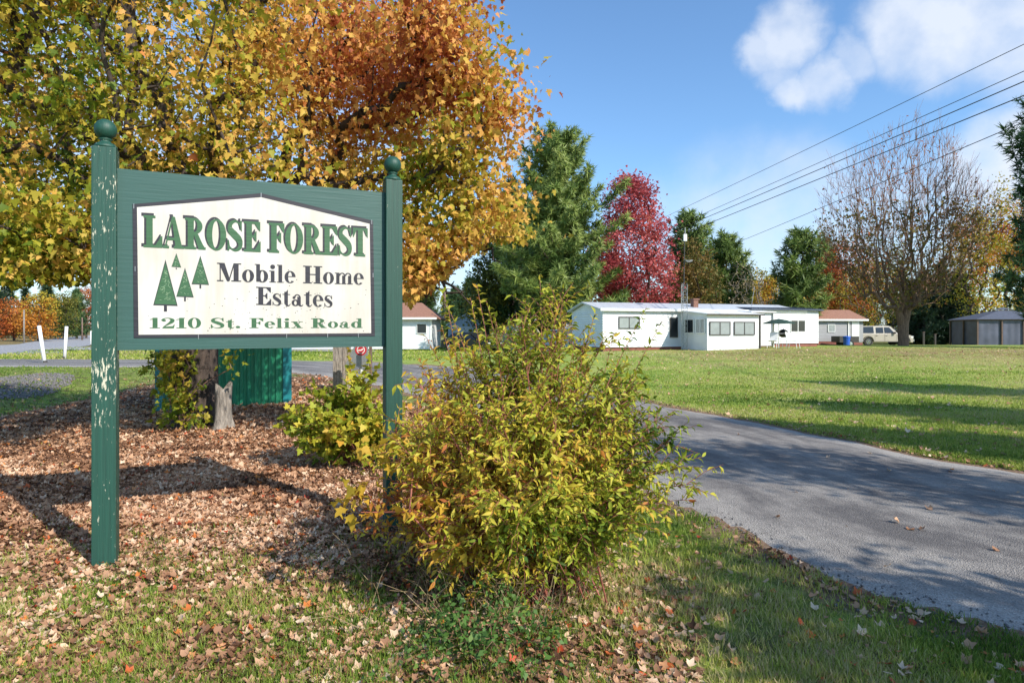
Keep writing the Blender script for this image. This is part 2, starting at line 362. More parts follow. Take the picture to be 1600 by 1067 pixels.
M['bronze'] = mat_leaf('bronze leaves', [(0, (.05, .06, .015)), (.5, (.16, .13, .03)), (1, (.3, .16, .05))], .3)
M['bush'] = mat_leaf('shrub leaves', [(0, (.05, .10, .012)), (.28, (.17, .24, .02)), (.5, (.40, .43, .04)), (.74, (.62, .52, .06)), (.94, (.62, .34, .045)), (1, (.5, .16, .04))], .38)
M['gold'] = mat_leaf('golden leaves', [(0, (.5, .38, .04)), (.6, (.66, .38, .05)), (1, (.6, .2, .03))], .4)
M['pine'] = mat_leaf('pine needles', [(0, (.025, .06, .022)), (.5, (.07, .135, .045)), (1, (.17, .24, .08))], .2, .5)
M['pine_light'] = mat_leaf('light pine needles', [(0, (.05, .09, .02)), (.5, (.16, .23, .05)), (1, (.32, .37, .10))], .25, .5)
M['spruce'] = mat_leaf('spruce needles', [(0, (.012, .03, .015)), (.6, (.035, .07, .03)), (1, (.08, .12, .045))], .1, .5)
M['undergrowth'] = mat_leaf('undergrowth leaves', [(0, (.04, .09, .02)), (.6, (.10, .2, .04)), (1, (.25, .3, .05))], .3)
M['grass'] = mat_leaf('grass blades', [(0, (.06, .13, .015)), (.45, (.20, .29, .04)), (.7, (.38, .44, .07)), (.86, (.46, .44, .14)), (1, (.55, .45, .24))], .35, .5)
M['dead'] = mat_leaf('fallen leaf', [(0, (.07, .03, .015)), (.28, (.30, .15, .08)), (.6, (.58, .34, .20)), (.86, (.82, .64, .46)), (.93, (.6, .22, .05)), (1, (.5, .06, .03))], .2, .6)
M['straw'] = mat_leaf('dry stalk', [(0, (.2, .13, .07)), (1, (.45, .35, .2))], .1, .7)
M['white'] = mat_plain('white paint', (.78, .78, .76), .45, .04, 2)
M['white_siding'] = mat_siding('white clapboard siding', (.78, .79, .79), .14, .02)
M['panel_white'] = mat_siding('white panelling', (.8, .81, .82), .4, .004)
M['grey_siding'] = mat_siding('grey siding', (.30, .30, .31), .13, .016)
M['metal_roof'] = mat_siding('pale metal roof', (.55, .58, .62), .45, .02, 'X', .35)
M['dark_metal_roof'] = mat_plain('dark metal roof', (.07, .085, .12), .35, .15)
M['shingle'] = mat_plain('brown shingle', (.30, .15, .10), .9, .2, 9, .4)
M['dark_shingle'] = mat_plain('dark shingle', (.035, .032, .035), .9, .2, 9, .4)
M['skirt'] = mat_plain('red brown skirting', (.22, .07, .05), .7, .2)
M['brick'] = mat_plain('brown brick', (.2, .1, .07), .9, .3, 14, .4)
M['glass'] = mat_glass('window glass'); M['glass_pale'] = mat_plain('curtained glass', (.27, .30, .30), .15, .10, 3)
M['frame_dark'] = mat_plain('dark frame', (.05, .045, .04), .5, .2)
M['galv'] = mat_plain('galvanised steel', (.42, .43, .44), .4, .15, 10, 0, .6)
M['wood_pole'] = mat_bark('pole wood', (.19, .13, .10), 9); M['grey_wood'] = mat_bark('grey post wood', (.3, .26, .22), 9)
M['wire'] = mat_plain('black cable', (.02, .02, .022), .5)
M['green_metal'] = mat_siding('green ribbed steel', (.015, .25, .145), .4, .0, 'Z', .45, .12)
M['teal_metal'] = mat_plain('teal trim steel', (.01, .19, .21), .45, .12)
M['beige_fabric'] = mat_plain('beige canopy fabric', (.56, .47, .30), .8, .12, 3, .2); M['pale_fabric'] = mat_plain('pale canopy lining', (.7, .68, .58), .8, .08)
M['beige_paint'] = mat_plain('beige car paint', (.43, .39, .33), .28, .04, 2); M['black_paint'] = mat_plain('black car paint', (.015, .017, .02), .2, .04); M['blue_paint'] = mat_plain('pale blue paint', (.35, .48, .62), .3, .05); M['silver_paint'] = mat_plain('silver paint', (.45, .47, .5), .3, .05)
M['rubber'] = mat_plain('rubber', (.02, .02, .02), .8); M['chrome'] = mat_plain('chrome', (.6, .6, .6), .25, .05, 5, 0, .9)
M['red_lamp'] = mat_plain('red lens', (.45, .02, .02), .2); M['lamp_clear'] = mat_plain('clear lens', (.7, .7, .68), .15)
M['blue_plastic'] = mat_plain('blue plastic', (.02, .10, .5), .4); M['green_fabric'] = mat_plain('dark green fabric', (.018, .05, .035), .8)
M['mesh_curtain'] = mat_plain('grey mesh curtain', (.085, .092, .135), .45, .3, 1.2, .1, 0, 3); M['gazebo_frame'] = mat_plain('brown gazebo frame', (.13, .08, .06), .5)
M['gazebo_roof'] = mat_plain('slate gazebo roof', (.09, .10, .13), .6, .15)
M['pale_blue_wall'] = mat_siding('pale blue siding', (.5, .58, .66), .14, .012)
M['sign_red'] = mat_plain('red sign paint', (.5, .03, .04), .4, .05)
M['asphalt_rock'] = mat_plain('grey stones', (.16, .15, .145), .9, .35, 12, .4)
def mat_board(name, c):
    m, nt, b = newmat(name); b.inputs['Roughness'].default_value = .45
    g = N(nt.nodes, 'ShaderNodeTexCoord')
    mp = N(nt.nodes, 'ShaderNodeMapping'); mp.inputs['Scale'].default_value = (9, 9, .9); ln(nt, g.outputs['Object'], mp.inputs[0])
    n = N(nt.nodes, 'ShaderNodeTexNoise'); n.inputs['Scale'].default_value = 1.3; n.inputs['Detail'].default_value = 8; n.inputs['Roughness'].default_value = .65; ln(nt, mp.outputs[0], n.inputs['Vector'])
    n2 = N(nt.nodes, 'ShaderNodeTexNoise'); n2.inputs['Scale'].default_value = 2.2; n2.inputs['Detail'].default_value = 4; ln(nt, g.outputs['Object'], n2.inputs['Vector'])
    a = N(nt.nodes, 'ShaderNodeMath', operation='MULTIPLY'); ln(nt, n.outputs[0], a.inputs[0]); ln(nt, n2.outputs[0], a.inputs[1])
    cr = N(nt.nodes, 'ShaderNodeValToRGB'); e = cr.color_ramp.elements; e[0].position = .17; e[1].position = .36
    e[0].color = (c[0]*.84, c[1]*.80, c[2]*.74, 1); e[1].color = tuple(c)+(1,)
    ln(nt, a.outputs[0], cr.inputs[0]); ln(nt, cr.outputs[0], b.inputs['Base Color']); return m
M['green_metal'] = mat_plain('green ribbed steel', (.02, .22, .115), .42, .12, 4)
# ------------------------------------------------------------------ ground
def axis(lo, hi, dense_lo, dense_hi, step, grow=1.09):
    a = list(np.arange(dense_lo, dense_hi, step)); s = step; x = dense_hi
    while x < hi: a.append(x); s *= grow; x += s
    a.append(hi); s = step; x = dense_lo; b = []
    while x > lo: s *= grow; x -= s; b.append(max(x, lo))
    return np.array(b[::-1]+a)
gx = axis(-900, 900, -16, 12, .14); gy = axis(-80, 1500, 1.5, 22, .14)
GX, GY = np.meshgrid(gx, gy); sh = GX.shape; X = GX.ravel(); Y = GY.ravel()
def litter_at(x, y):
    """how thickly leaves cover the ground"""
    left = 1-smooth(-.6, .9, x-np.interp(y, [3, 6, 12, 20], [-.4, .2, -1.5, -6]))
    a = smooth(3.6, 5.4, y+.45*np.minimum(0, x+1.5)*0)*left*(1-smooth(19, 26, y))
    ditch = np.exp(-((x+14.3+.12*(y-15))/2.6)**2)*smooth(4, 9, y)
    a = a*(1-.92*ditch)*(1-smooth(-15.5, -18, x)*.8)
    return np.clip(a*1.05, 0, 1)
LIT = litter_at(X, Y)
DN = edge_dist(X, Y, NEARC); DF = edge_dist(X, Y, FARC)
DIRT = np.clip(np.exp(-(np.minimum(DN, DF)/.3)**2), 0, 1)
H = hterr(X, Y)+bumpz(X, Y)*np.exp(-np.hypot(X, Y)/30)
inroad = in_poly(X, Y, DRIVE)
H = np.where(inroad & (np.minimum(DN, DF) > .16), H-.03, H)
ny, nx = sh
ii = np.arange(ny*nx).reshape(ny, nx)
quads = np.stack([ii[:-1, :-1], ii[:-1, 1:], ii[1:, 1:], ii[1:, :-1]], -1).reshape(-1, 4)
def mat_ground():
    m, nt, b = newmat('ground'); b.inputs['Roughness'].default_value = .95
    try: b.inputs['Specular IOR Level'].default_value = .15
    except Exception: pass
    g = N(nt.nodes, 'ShaderNodeNewGeometry')
    def noise(s, d=6, r=.6):
        n = N(nt.nodes, 'ShaderNodeTexNoise'); n.inputs['Scale'].default_value = s; n.inputs['Detail'].default_value = d; n.inputs['Roughness'].default_value = r; ln(nt, g.outputs['Position'], n.inputs['Vector']); return n
    def ramp(src, stops):
        cr = N(nt.nodes, 'ShaderNodeValToRGB'); e = cr.color_ramp.elements
        while len(e) < len(stops): e.new(.5)
        for i, (p, c) in enumerate(stops): e[i].position = p; e[i].color = tuple(c)+(1,)
        ln(nt, src, cr.inputs[0]); return cr.outputs[0]
    def att(n): a = N(nt.nodes, 'ShaderNodeAttribute'); a.attribute_name = n; return a.outputs['Fac']
    def mr(src, a, b_, c=0, d=1):
        r = N(nt.nodes, 'ShaderNodeMapRange'); ln(nt, src, r.inputs[0]); r.inputs[1].default_value = a; r.inputs[2].default_value = b_; r.inputs[3].default_value = c; r.inputs[4].default_value = d; return r.outputs[0]
    def mixc(f, a, b_, bt='MIX'):
        x = N(nt.nodes, 'ShaderNodeMix', data_type='RGBA', blend_type=bt)
        if isinstance(f, float): x.inputs[0].default_value = f
        else: ln(nt, f, x.inputs[0])
        ln(nt, a, x.inputs[6]); ln(nt, b_, x.inputs[7]); return x.outputs[2]
    def add(a, b_, k=1.0):
        n = N(nt.nodes, 'ShaderNodeMath', operation='MULTIPLY_ADD'); ln(nt, a, n.inputs[0]); n.inputs[1].default_value = k; ln(nt, b_, n.inputs[2]); return n.outputs[0]
    nA = noise(.35, 4); nB = noise(3.5, 6); nC = noise(30, 6, .7); nD = noise(.09, 3)
    lawn = ramp(add(nA.outputs[0], nC.outputs[0], .8), [(.5, (.07, .14, .02)), (.75, (.15, .25, .035)), (.9, (.26, .34, .06)), (1.05, (.38, .38, .12))])
    nE = noise(140, 3, .8); sparse = ramp(add(nC.outputs[0], nE.outputs[0], .0) if False else nE.outputs[0], [(.3, (.04, .03, .02)), (.5, (.09, .10, .03)), (.7, (.26, .20, .11))])
    near = mixc(mr(nB.outputs[0], .35, .65), sparse, lawn)
    lawnmask = att('lawn')
    base = mixc(lawnmask, near, lawn)
    dry = ramp(nC.outputs[0], [(.3, (.13, .075, .04)), (.6, (.30, .18, .10)), (.8, (.40, .27, .17))])
    dm = N(nt.nodes, 'ShaderNodeMath', operation='MULTIPLY'); ln(nt, att('dry'), dm.inputs[0]); ln(nt, mr(nB.outputs[0], .38, .58), dm.inputs[1])
    base = mixc(dm.outputs[0], base, dry)
    vor = N(nt.nodes, 'ShaderNodeTexVoronoi'); vor.inputs['Scale'].default_value = 14; ln(nt, g.outputs['Position'], vor.inputs['Vector'])
    sc_ = N(nt.nodes, 'ShaderNodeSeparateColor'); ln(nt, vor.outputs['Color'], sc_.inputs[0])
    lit = ramp(sc_.outputs[0], [(0, (.08, .04, .02)), (.35, (.19, .10, .055)), (.75, (.34, .2, .115)), (1, (.45, .3, .18))])
    lm = mr(add(nB.outputs[0], att('litter'), .5), .62, .8)
    base = mixc(lm, base, lit)
    dirt = ramp(nC.outputs[0], [(.3, (.12, .08, .055)), (.55, (.26, .17, .11)), (.75, (.36, .27, .19))])
    base = mixc(mr(add(nB.outputs[0], att('dirt'), .45), .5, .85), base, dirt)
    ln(nt, base, b.inputs['Base Color'])
    bp = N(nt.nodes, 'ShaderNodeBump'); bp.inputs['Strength'].default_value = .8; bp.inputs['Distance'].default_value = .03
    ln(nt, nC.outputs[0], bp.inputs['Height']); ln(nt, bp.outputs[0], b.inputs['Normal'])
    return m
lawn_a = smooth(1.0, 3.5, X-np.interp(Y, [2, 6, 10, 15, 24, 40], [5, 4, 2.5, -1, -6, -20]))
dry_a = np.exp(-((Y-33)/7)**2)*smooth(6, 12, X)*.9+smooth(2, 8, -X-8)*smooth(30, 45, Y)*.5+smooth(60, 90, np.hypot(X, Y))*.6
ground = np_mesh('ground', np.column_stack([X, Y, H]), quads.ravel(), np.full(len(quads), 4), dict(litter=LIT, dirt=DIRT, lawn=lawn_a, dry=np.clip(dry_a, 0, 1)), mat_ground(), None, True)
tag(ground, kind='structure')

def mat_asphalt(name, base=(.115, .105, .10), dusty=(.36, .33, .295)):
    m, nt, b = newmat(name); b.inputs['Roughness'].default_value = .85
    g = N(nt.nodes, 'ShaderNodeNewGeometry')
    def noise(s, d=6, r=.6, vec=None):
        n = N(nt.nodes, 'ShaderNodeTexNoise'); n.inputs['Scale'].default_value = s; n.inputs['Detail'].default_value = d; n.inputs['Roughness'].default_value = r; ln(nt, vec or g.outputs['Position'], n.inputs['Vector']); return n.outputs[0]
    la = N(nt.nodes, 'ShaderNodeAttribute'); la.attribute_name = 'lane'; al = N(nt.nodes, 'ShaderNodeAttribute'); al.attribute_name = 'along'; cb = N(nt.nodes, 'ShaderNodeCombineXYZ'); ln(nt, la.outputs['Fac'], cb.inputs[0]); ln(nt, al.outputs['Fac'], cb.inputs[1])
    mp = N(nt.nodes, 'ShaderNodeMapping'); mp.inputs['Scale'].default_value = (9, .28, 1); ln(nt, cb.outputs[0], mp.inputs[0])
    big = noise(1.0, 5, .6, mp.outputs[0]); mid = noise(6, 6); fine = noise(90, 4, .8)
    a = N(nt.nodes, 'ShaderNodeAttribute'); a.attribute_name = 'edge'
    s1 = N(nt.nodes, 'ShaderNodeMath', operation='MULTIPLY_ADD'); ln(nt, a.outputs['Fac'], s1.inputs[0]); s1.inputs[1].default_value = .30; ln(nt, big, s1.inputs[2])
    s2 = N(nt.nodes, 'ShaderNodeMath', operation='MULTIPLY_ADD'); ln(nt, mid, s2.inputs[0]); s2.inputs[1].default_value = .3; ln(nt, s1.outputs[0], s2.inputs[2])
    r = N(nt.nodes, 'ShaderNodeMapRange'); ln(nt, s2.outputs[0], r.inputs[0]); r.inputs[1].default_value = .54; r.inputs[2].default_value = .92
    x = N(nt.nodes, 'ShaderNodeMix', data_type='RGBA'); ln(nt, r.outputs[0], x.inputs[0]); x.inputs[6].default_value = base+(1,); x.inputs[7].default_value = dusty+(1,)
    vo = N(nt.nodes, 'ShaderNodeTexVoronoi'); vo.inputs['Scale'].default_value = 105; ln(nt, g.outputs['Position'], vo.inputs['Vector'])
    sc_ = N(nt.nodes, 'ShaderNodeSeparateColor'); ln(nt, vo.outputs['Color'], sc_.inputs[0])
    f2 = N(nt.nodes, 'ShaderNodeMapRange'); ln(nt, sc_.outputs[0], f2.inputs[0]); f2.inputs[3].default_value = .78; f2.inputs[4].default_value = 1.22
    y = N(nt.nodes, 'ShaderNodeMix', data_type='RGBA', blend_type='MULTIPLY'); y.inputs[0].default_value = 1; ln(nt, x.outputs[2], y.inputs[6]); ln(nt, f2.outputs[0], y.inputs[7])
    ln(nt, y.outputs[2], b.inputs['Base Color'])
    bp = N(nt.nodes, 'ShaderNodeBump'); bp.inputs['Strength'].default_value = .9; bp.inputs['Distance'].default_value = .008
    ln(nt, vo.outputs['Distance'], bp.inputs['Height']); ln(nt, bp.outputs[0], b.inputs['Normal'])
    return m
# driveway strip between its two edges
n_l = len(NEARC); K = 15
Vd = []; Ed = []
for i in range(n_l):
    for k in range(K+1):
        t = k/K; p = NEARC[i]*(1-t)+FARC[i]*t; Vd.append((p[0], p[1])); Ed.append(max(1-min(t, 1-t)*6, 0))
Vd = np.array(Vd); crown = np.array([(1-(2*(k/K)-1)**2)*.03 for _ in range(n_l) for k in range(K+1)])
Zd = hterr(Vd[:, 0], Vd[:, 1])+.006+crown+(vnoise(P3(Vd[:, 0], Vd[:, 1], 3), .8)-.5)*.02*(crown > .005)
Zd = np.where(np.array(Ed) >= .99, Zd-.02, Zd+.012)
qi = np.array([(i*(K+1)+k, i*(K+1)+k+1, (i+1)*(K+1)+k+1, (i+1)*(K+1)+k) for i in range(n_l-1) for k in range(K)])
drv = np_mesh('driveway', np.column_stack([Vd, Zd]), qi.ravel(), np.full(len(qi), 4), dict(edge=np.array(Ed), lane=np.tile(np.arange(K+1)/K, n_l), along=np.repeat(np.arange(n_l)*.35, K+1)), mat_asphalt('driveway asphalt'), None, True)
tag(drv, kind='structure')
b = MB()
nr = len(ROAD_N)
RNc = catmull(ROAD_N, 8); RFc = catmull(ROAD_F, 8)
vs = []
for a_, c_ in zip(RNc, RFc):
    vs += [(a_[0], a_[1], float(hterr(*a_))+.03), (c_[0], c_[1], float(hterr(*c_))+.03)]
b.add(vs, [(2*i, 2*i+1, 2*i+3, 2*i+2) for i in range(len(RNc)-1)])
tag(b.build('road', mat_asphalt('road asphalt', (.26, .26, .27), (.4, .39, .38))), kind='structure')
b = MB(); b.add([(-39.5, 50, .05), (-41, 58, .06), (-20, 55, .06), (-10, 47.5, .05), (-10, 45, .05), (-22, 50, .05)], [(0, 1, 2, 3, 4, 5)])
tag(b.build('side_lane', mat_asphalt('lane gravel', (.3, .29, .28), (.45, .43, .40))), kind='structure')

# ------------------------------------------------------------------ grass blades (uncountable)
def gz(x, y): return hterr(x, y)+bumpz(x, y)*np.exp(-np.hypot(x, y)/30)
def sample_view(n, d0, d1, px0, px1, power=1.0):
    """random ground points in front of the sign area; nearer ones denser"""
    u = rng.random(n); d = (d0**(-power)+u*(d1**(-power)-d0**(-power)))**(-1/power)
    px = rng.uniform(px0, px1, n); return (px-800)/1000*d, d
def off_road(x, y): return ~in_poly(x, y, DRIVE)
parts = []
def grass(n, d0, d1, px0, px1, hgt, wid, keep, vv, power=1.0):
    x, y = sample_view(n, d0, d1, px0, px1, power)
    m = off_road(x, y) & (rng.random(n) < keep(x, y)); x = x[m]; y = y[m]; k = len(x)
    if k == 0: return
    cl = vnoise(P3(x, y, 2), 5)
    s = hgt*rng.uniform(.5, 1.3, k)*(.6+.8*cl); z = gz(x, y)-.004
    nrm = np.column_stack([rng.normal(0, .35, k), rng.normal(0, .35, k), np.ones(k)]); hd = unit(k)*[1, 1, 0]+1e-3
    T = BLADE
    V, l, s_, kk = inst_arrays(T[0], T[1], np.column_stack([x, y, z]), rots(nrm, hd), np.column_stack([np.full(k, wid)*(y/4)**.6, s*.9, s]))
    v = np.clip(vv(x, y)+rng.normal(0, .17, k), 0, 1)
    parts.append((V, l, s_, np.repeat(v, kk)))
clump = lambda x, y: smooth(.32, .62, vnoise(P3(x, y, 7), 3.2))*.8+smooth(.5, .75, vnoise(P3(x, y, 1), 9))*.5
grass(125000, 2.6, 5.5, -60, 1660, .052, .0055, lambda x, y: np.clip((clump(x, y)+.22)*(1.05-.75*litter_at(x, y)), 0, 1), lambda x, y: .48+(vnoise(P3(x, y, 4), 1.2)-.5)*1.0, .6)
grass(60000, 5.0, 12, -60, 1660, .055, .006, lambda x, y: np.clip(clump(x, y)*(.9-.86*litter_at(x, y)), 0, 1), lambda x, y: .45+(vnoise(P3(x, y, 4), 1.2)-.5)*.7)
lawnd = lambda x, y: (1-.75*np.exp(-((y-33)/7)**2)*smooth(6, 10, x)*smooth(.35, .55, vnoise(P3(x, y, 4), .4)))*(smooth(0, .5, x-np.interp(y, [7, 10, 15, 24, 40], [5.5, 4.2, 2.7, -1, -6])))*(.45+.55*vnoise(P3(x, y, 0), .5))
grass(190000, 7.2, 40, 940, 1640, .05, .007, lawnd, lambda x, y: .60+(vnoise(P3(x, y, 4), .35)-.5)*.9+(vnoise(P3(x*.22, y, 4), .9)-.5)*.7+.35*np.exp(-((y-33)/6)**2), .8)
grass(30000, 9, 28, -40, 300, .07, .008, lambda x, y: 1-litter_at(x, y)*1.2, lambda x, y: .3+(vnoise(P3(x, y, 4), .6)-.5)*.5)
grass(26000, 34, 58, -40, 760, .1, .02, lambda x, y: (~in_poly(x, y, ROAD)).astype(float)*.8, lambda x, y: .6+(vnoise(P3(x, y, 4), .2)-.5)*.9)
V, L, S_, A = merge(parts)
g_ = np_mesh('grass', V, L, S_, dict(v=A), M['grass'])
tag(g_, 'green and straw coloured grass blades over the verge and the lawn', 'grass', kind='stuff')

# ------------------------------------------------------------------ fallen leaves (uncountable)
parts = []
def dead(n, d0, d1, px0, px1, size, keep, vv, power=.8, lift=.01, tilt=.45):
    x, y = sample_view(n, d0, d1, px0, px1, power)
    m = rng.random(n) < keep(x, y); x = x[m]; y = y[m]; k = len(x)
    if not k: return
    nrm = np.column_stack([rng.normal(0, tilt, k), rng.normal(0, tilt, k), np.ones(k)]); hd = unit(k)
    onr = in_poly(x, y, DRIVE)
    z = np.where(onr, hterr(x, y)+.045, gz(x, y)+lift+rng.random(k)*.012)
    s = size*rng.uniform(.45, 1.25, k)
    vq = vv(k); v = np.clip(np.where(vq < .89, np.clip(vq+(vnoise(P3(x, y, 6), 2.2)-.5)*.55, 0, .88), vq), 0, 1)
    for T, w in ((DEAD, .87), (MAPLE, .13)):
        q = rng.random(k) < w if T is DEAD else ~q0
        q0 = q
        sc = np.column_stack([s[q], s[q], s[q]*rng.uniform(.4, 2.4, q.sum())])
        V, l, s_, kk = inst_arrays(T[0], T[1], np.column_stack([x, y, z])[q], rots(nrm[q], hd[q]), sc)
        parts.append((V, l, s_, np.repeat(v[q], kk)))
vv0 = lambda k: np.where(rng.random(k) < .045, rng.uniform(.9, 1, k), np.clip(rng.normal(.43, .20, k), 0, .88))
dead(52000, 2.6, 5.6, -80, 1100, .045, lambda x, y: off_road(x, y)*np.clip(.22*(1-smooth(.3, 1.2, x))+.06+1.05*litter_at(x, y), 0, 1), vv0, .4)
dead(70000, 5.2, 11, -60, 900, .058, lambda x, y: off_road(x, y)*np.clip(litter_at(x, y), 0, 1), vv0)
dead(52000, 10, 27, -60, 760, .085, lambda x, y: off_road(x, y)*np.clip(litter_at(x, y), 0, 1), vv0)
dead(1500, 2.7, 7, 950, 1650, .05, lambda x, y: off_road(x, y)*.35, lambda k: np.where(rng.random(k) < .3, rng.uniform(.9, 1, k), rng.uniform(.3, .9, k)), .5)
dead(90, 3.6, 14, 950, 1650, .06, lambda x, y: in_poly(x, y, DRIVE)*.7, lambda k: rng.uniform(.4, .95, k), .5, .02)
dead(16000, 8, 38, 940, 1650, .08, lambda x, y: off_road(x, y)*(.07+.8*np.exp(-((y-32)/6)**2)), lambda k: rng.uniform(.3, .8, k), .7)
dead(90000, 3, 26, 200, 1700, .055, lambda x, y: off_road(x, y)*np.maximum(np.exp(-(edge_dist(x, y, FARC)/.2)**2)*.8, np.exp(-(edge_dist(x, y, NEARC)/.16)**2)*np.interp(y, [3, 5, 8], [.22, .3, .6])*smooth(.45, .6, vnoise(P3(x, y, 3), 1.5))), vv0, .7)
V, L, S_, A = merge(parts)
o = np_mesh('fallen_leaves', V, L, S_, dict(v=A), M['dead'])
tag(o, 'brown and tan fallen leaves carpeting the ground under the maple', 'fallen leaves', kind='stuff')

# pebbles on the gravel slope and driveway edge
b = MB()
def stones(n, fx, size, name, label):
    vs = np.array([(1, 0, 0), (-1, 0, 0), (0, 1, 0), (0, -1, 0), (0, 0, .7), (0, 0, -.7), (.6, .6, .4), (-.6, .5, .45)])
    fs = [(4, 0, 6), (4, 6, 2), (4, 2, 7), (4, 7, 1), (4, 1, 3), (4, 3, 0), (5, 2, 0), (5, 1, 2), (5, 3, 1), (5, 0, 3), (0, 2, 6), (1, 7, 2)]
    x, y = fx(n); k = len(x); p = np.column_stack([x, y, gz(x, y)+.01])
    V, l, s_, kk = inst_arrays(vs, fs, p, rots(unit(k), unit(k)), size*rng.uniform(.4, 1.3, (k, 3)))
    o = np_mesh(name, V, l, s_, {}, M['asphalt_rock']); return tag(o, label, 'stones', kind='stuff')
def fx1(n):
    t = rng.random(n)*6.283; r = np.sqrt(rng.random(n)); return -16.6+r*np.cos(t)*1.3+(r*np.sin(t)*-.5), 21.6+r*np.sin(t)*2.6
stones(1500, fx1, .06, 'gravel_slope', 'grey broken stones on the bank below the crossing lane')
def fx2(n):
    i = rng.integers(0, len(NEARC)-60, n); p = NEARC[i]*.5+NEARC[i+1]*.5; return p[:, 0]+rng.normal(.05, .16, n), p[:, 1]+rng.normal(0, .16, n)
stones(1500, fx2, .011, 'pebbles', 'small loose pebbles along the near edge of the driveway')
# ------------------------------------------------------------------ the estate sign
PA = np.array([-2.826, 4.45]); PB = np.array([-.98, 5.25])
U2 = (PB-PA)/np.linalg.norm(PB-PA); NN = np.array([U2[1], -U2[0]]); SPAN = float(np.linalg.norm(PB-PA))
sgU = Vector((U2[0], U2[1], 0)); sgN = Vector((NN[0], NN[1], 0)); SGA = math.atan2(U2[1], U2[0])
def sp(px, py, off=.02):
    """a point of the sign face: distance along the face from the first post, height"""
    k = (px-800)/1000; o = PA+NN*off   # k*y = x
    t = (k*o[1]-o[0])/(U2[0]-k*U2[1]); d = o[1]+t*U2[1]
    return t, CAMZ+(515-py)/1000*d
M['green_post'] = mat_painted_wood('green post paint', (.012, .066, .046), amount=.61, grain=(.8, 1.15))
M['green_post2'] = mat_painted_wood('green post paint sound', (.011, .062, .043), amount=.72, grain=(.8, 1.15))
M['green_panel'] = mat_painted_wood('green panel paint', (.030, .088, .076), amount=.86, vert=False, grain=(.95, 1.05))
M['sign_green'] = mat_painted_wood('green lettering paint', (.035, .11, .045), chip=(.5, .5, .4), amount=.76, vert=False, grain=(.9, 1.1))
M['sign_black'] = mat_painted_wood('black lettering paint', (.022, .02, .03), chip=(.6, .6, .55), amount=.82, vert=False)
M['sign_white'] = mat_board('sign white board', (.63, .60, .56))
M['sign_grey'] = mat_plain('crackle line', (.42, .55, .35), .6, .1)
sign = thing('sign', 'large green and white estate sign reading LAROSE FOREST on two posts', 'sign', (PA[0]*.5+PB[0]*.5, PA[1]*.5+PB[1]*.5, 0))
def post(P, top, w, mat, dx=0):
    b = MB(); b.box((P[0], P[1], (top-.3)/2), (w, w, top+.3), rz=SGA, bev=.006)
    o = b.build('post', mat, sign)
    b = MB(); b.lathe((P[0], P[1], top), [(.072, 0), (.072, .014), (.06, .03), (.034, .045), (.03, .058), (.045, .066), (.03, .072)], 24)
    r = .07; prof = [(max(.004, r*math.sin(a)), .135-r*math.cos(a)) for a in np.linspace(.25, math.pi-.02, 16)]
    b.lathe((P[0], P[1], top), prof, 28)
    b.build('finial', mat, o, True)
    return o
post(PA, 2.875, .145, M['green_post']); post(PB, 2.835, .135, M['green_post2'])
def F(u, z, off): return Vector((PA[0], PA[1], 0))+sgU*u+sgN*off+Vector((0, 0, z))
def slab(name, poly, off0, off1, mat, parent):
    b = MB(); b.prism(poly, F(0, 0, off0), sgU, Vector((0, 0, 1)), sgN, off1-off0); return b.build(name, mat, parent)
TL = (.07, 2.735); 
panel = slab('panel', [(.07, 1.475), (SPAN-.065, 1.482), (SPAN-.065, 2.735), (.07, 2.745)], -.03, .012, M['green_panel'], sign)
bd = [sp(209, 528), sp(586, 525), sp(583, 345), sp(408, 302), sp(207, 319)]
border = slab('board_border', bd, .0125, .0165, M['sign_black'], sign)
inn = [sp(216.5, 523), sp(580, 520.5), sp(577.5, 350), sp(408, 308.5), sp(214, 324)]
board = slab('board', inn, .017, .0195, M['sign_white'], sign)

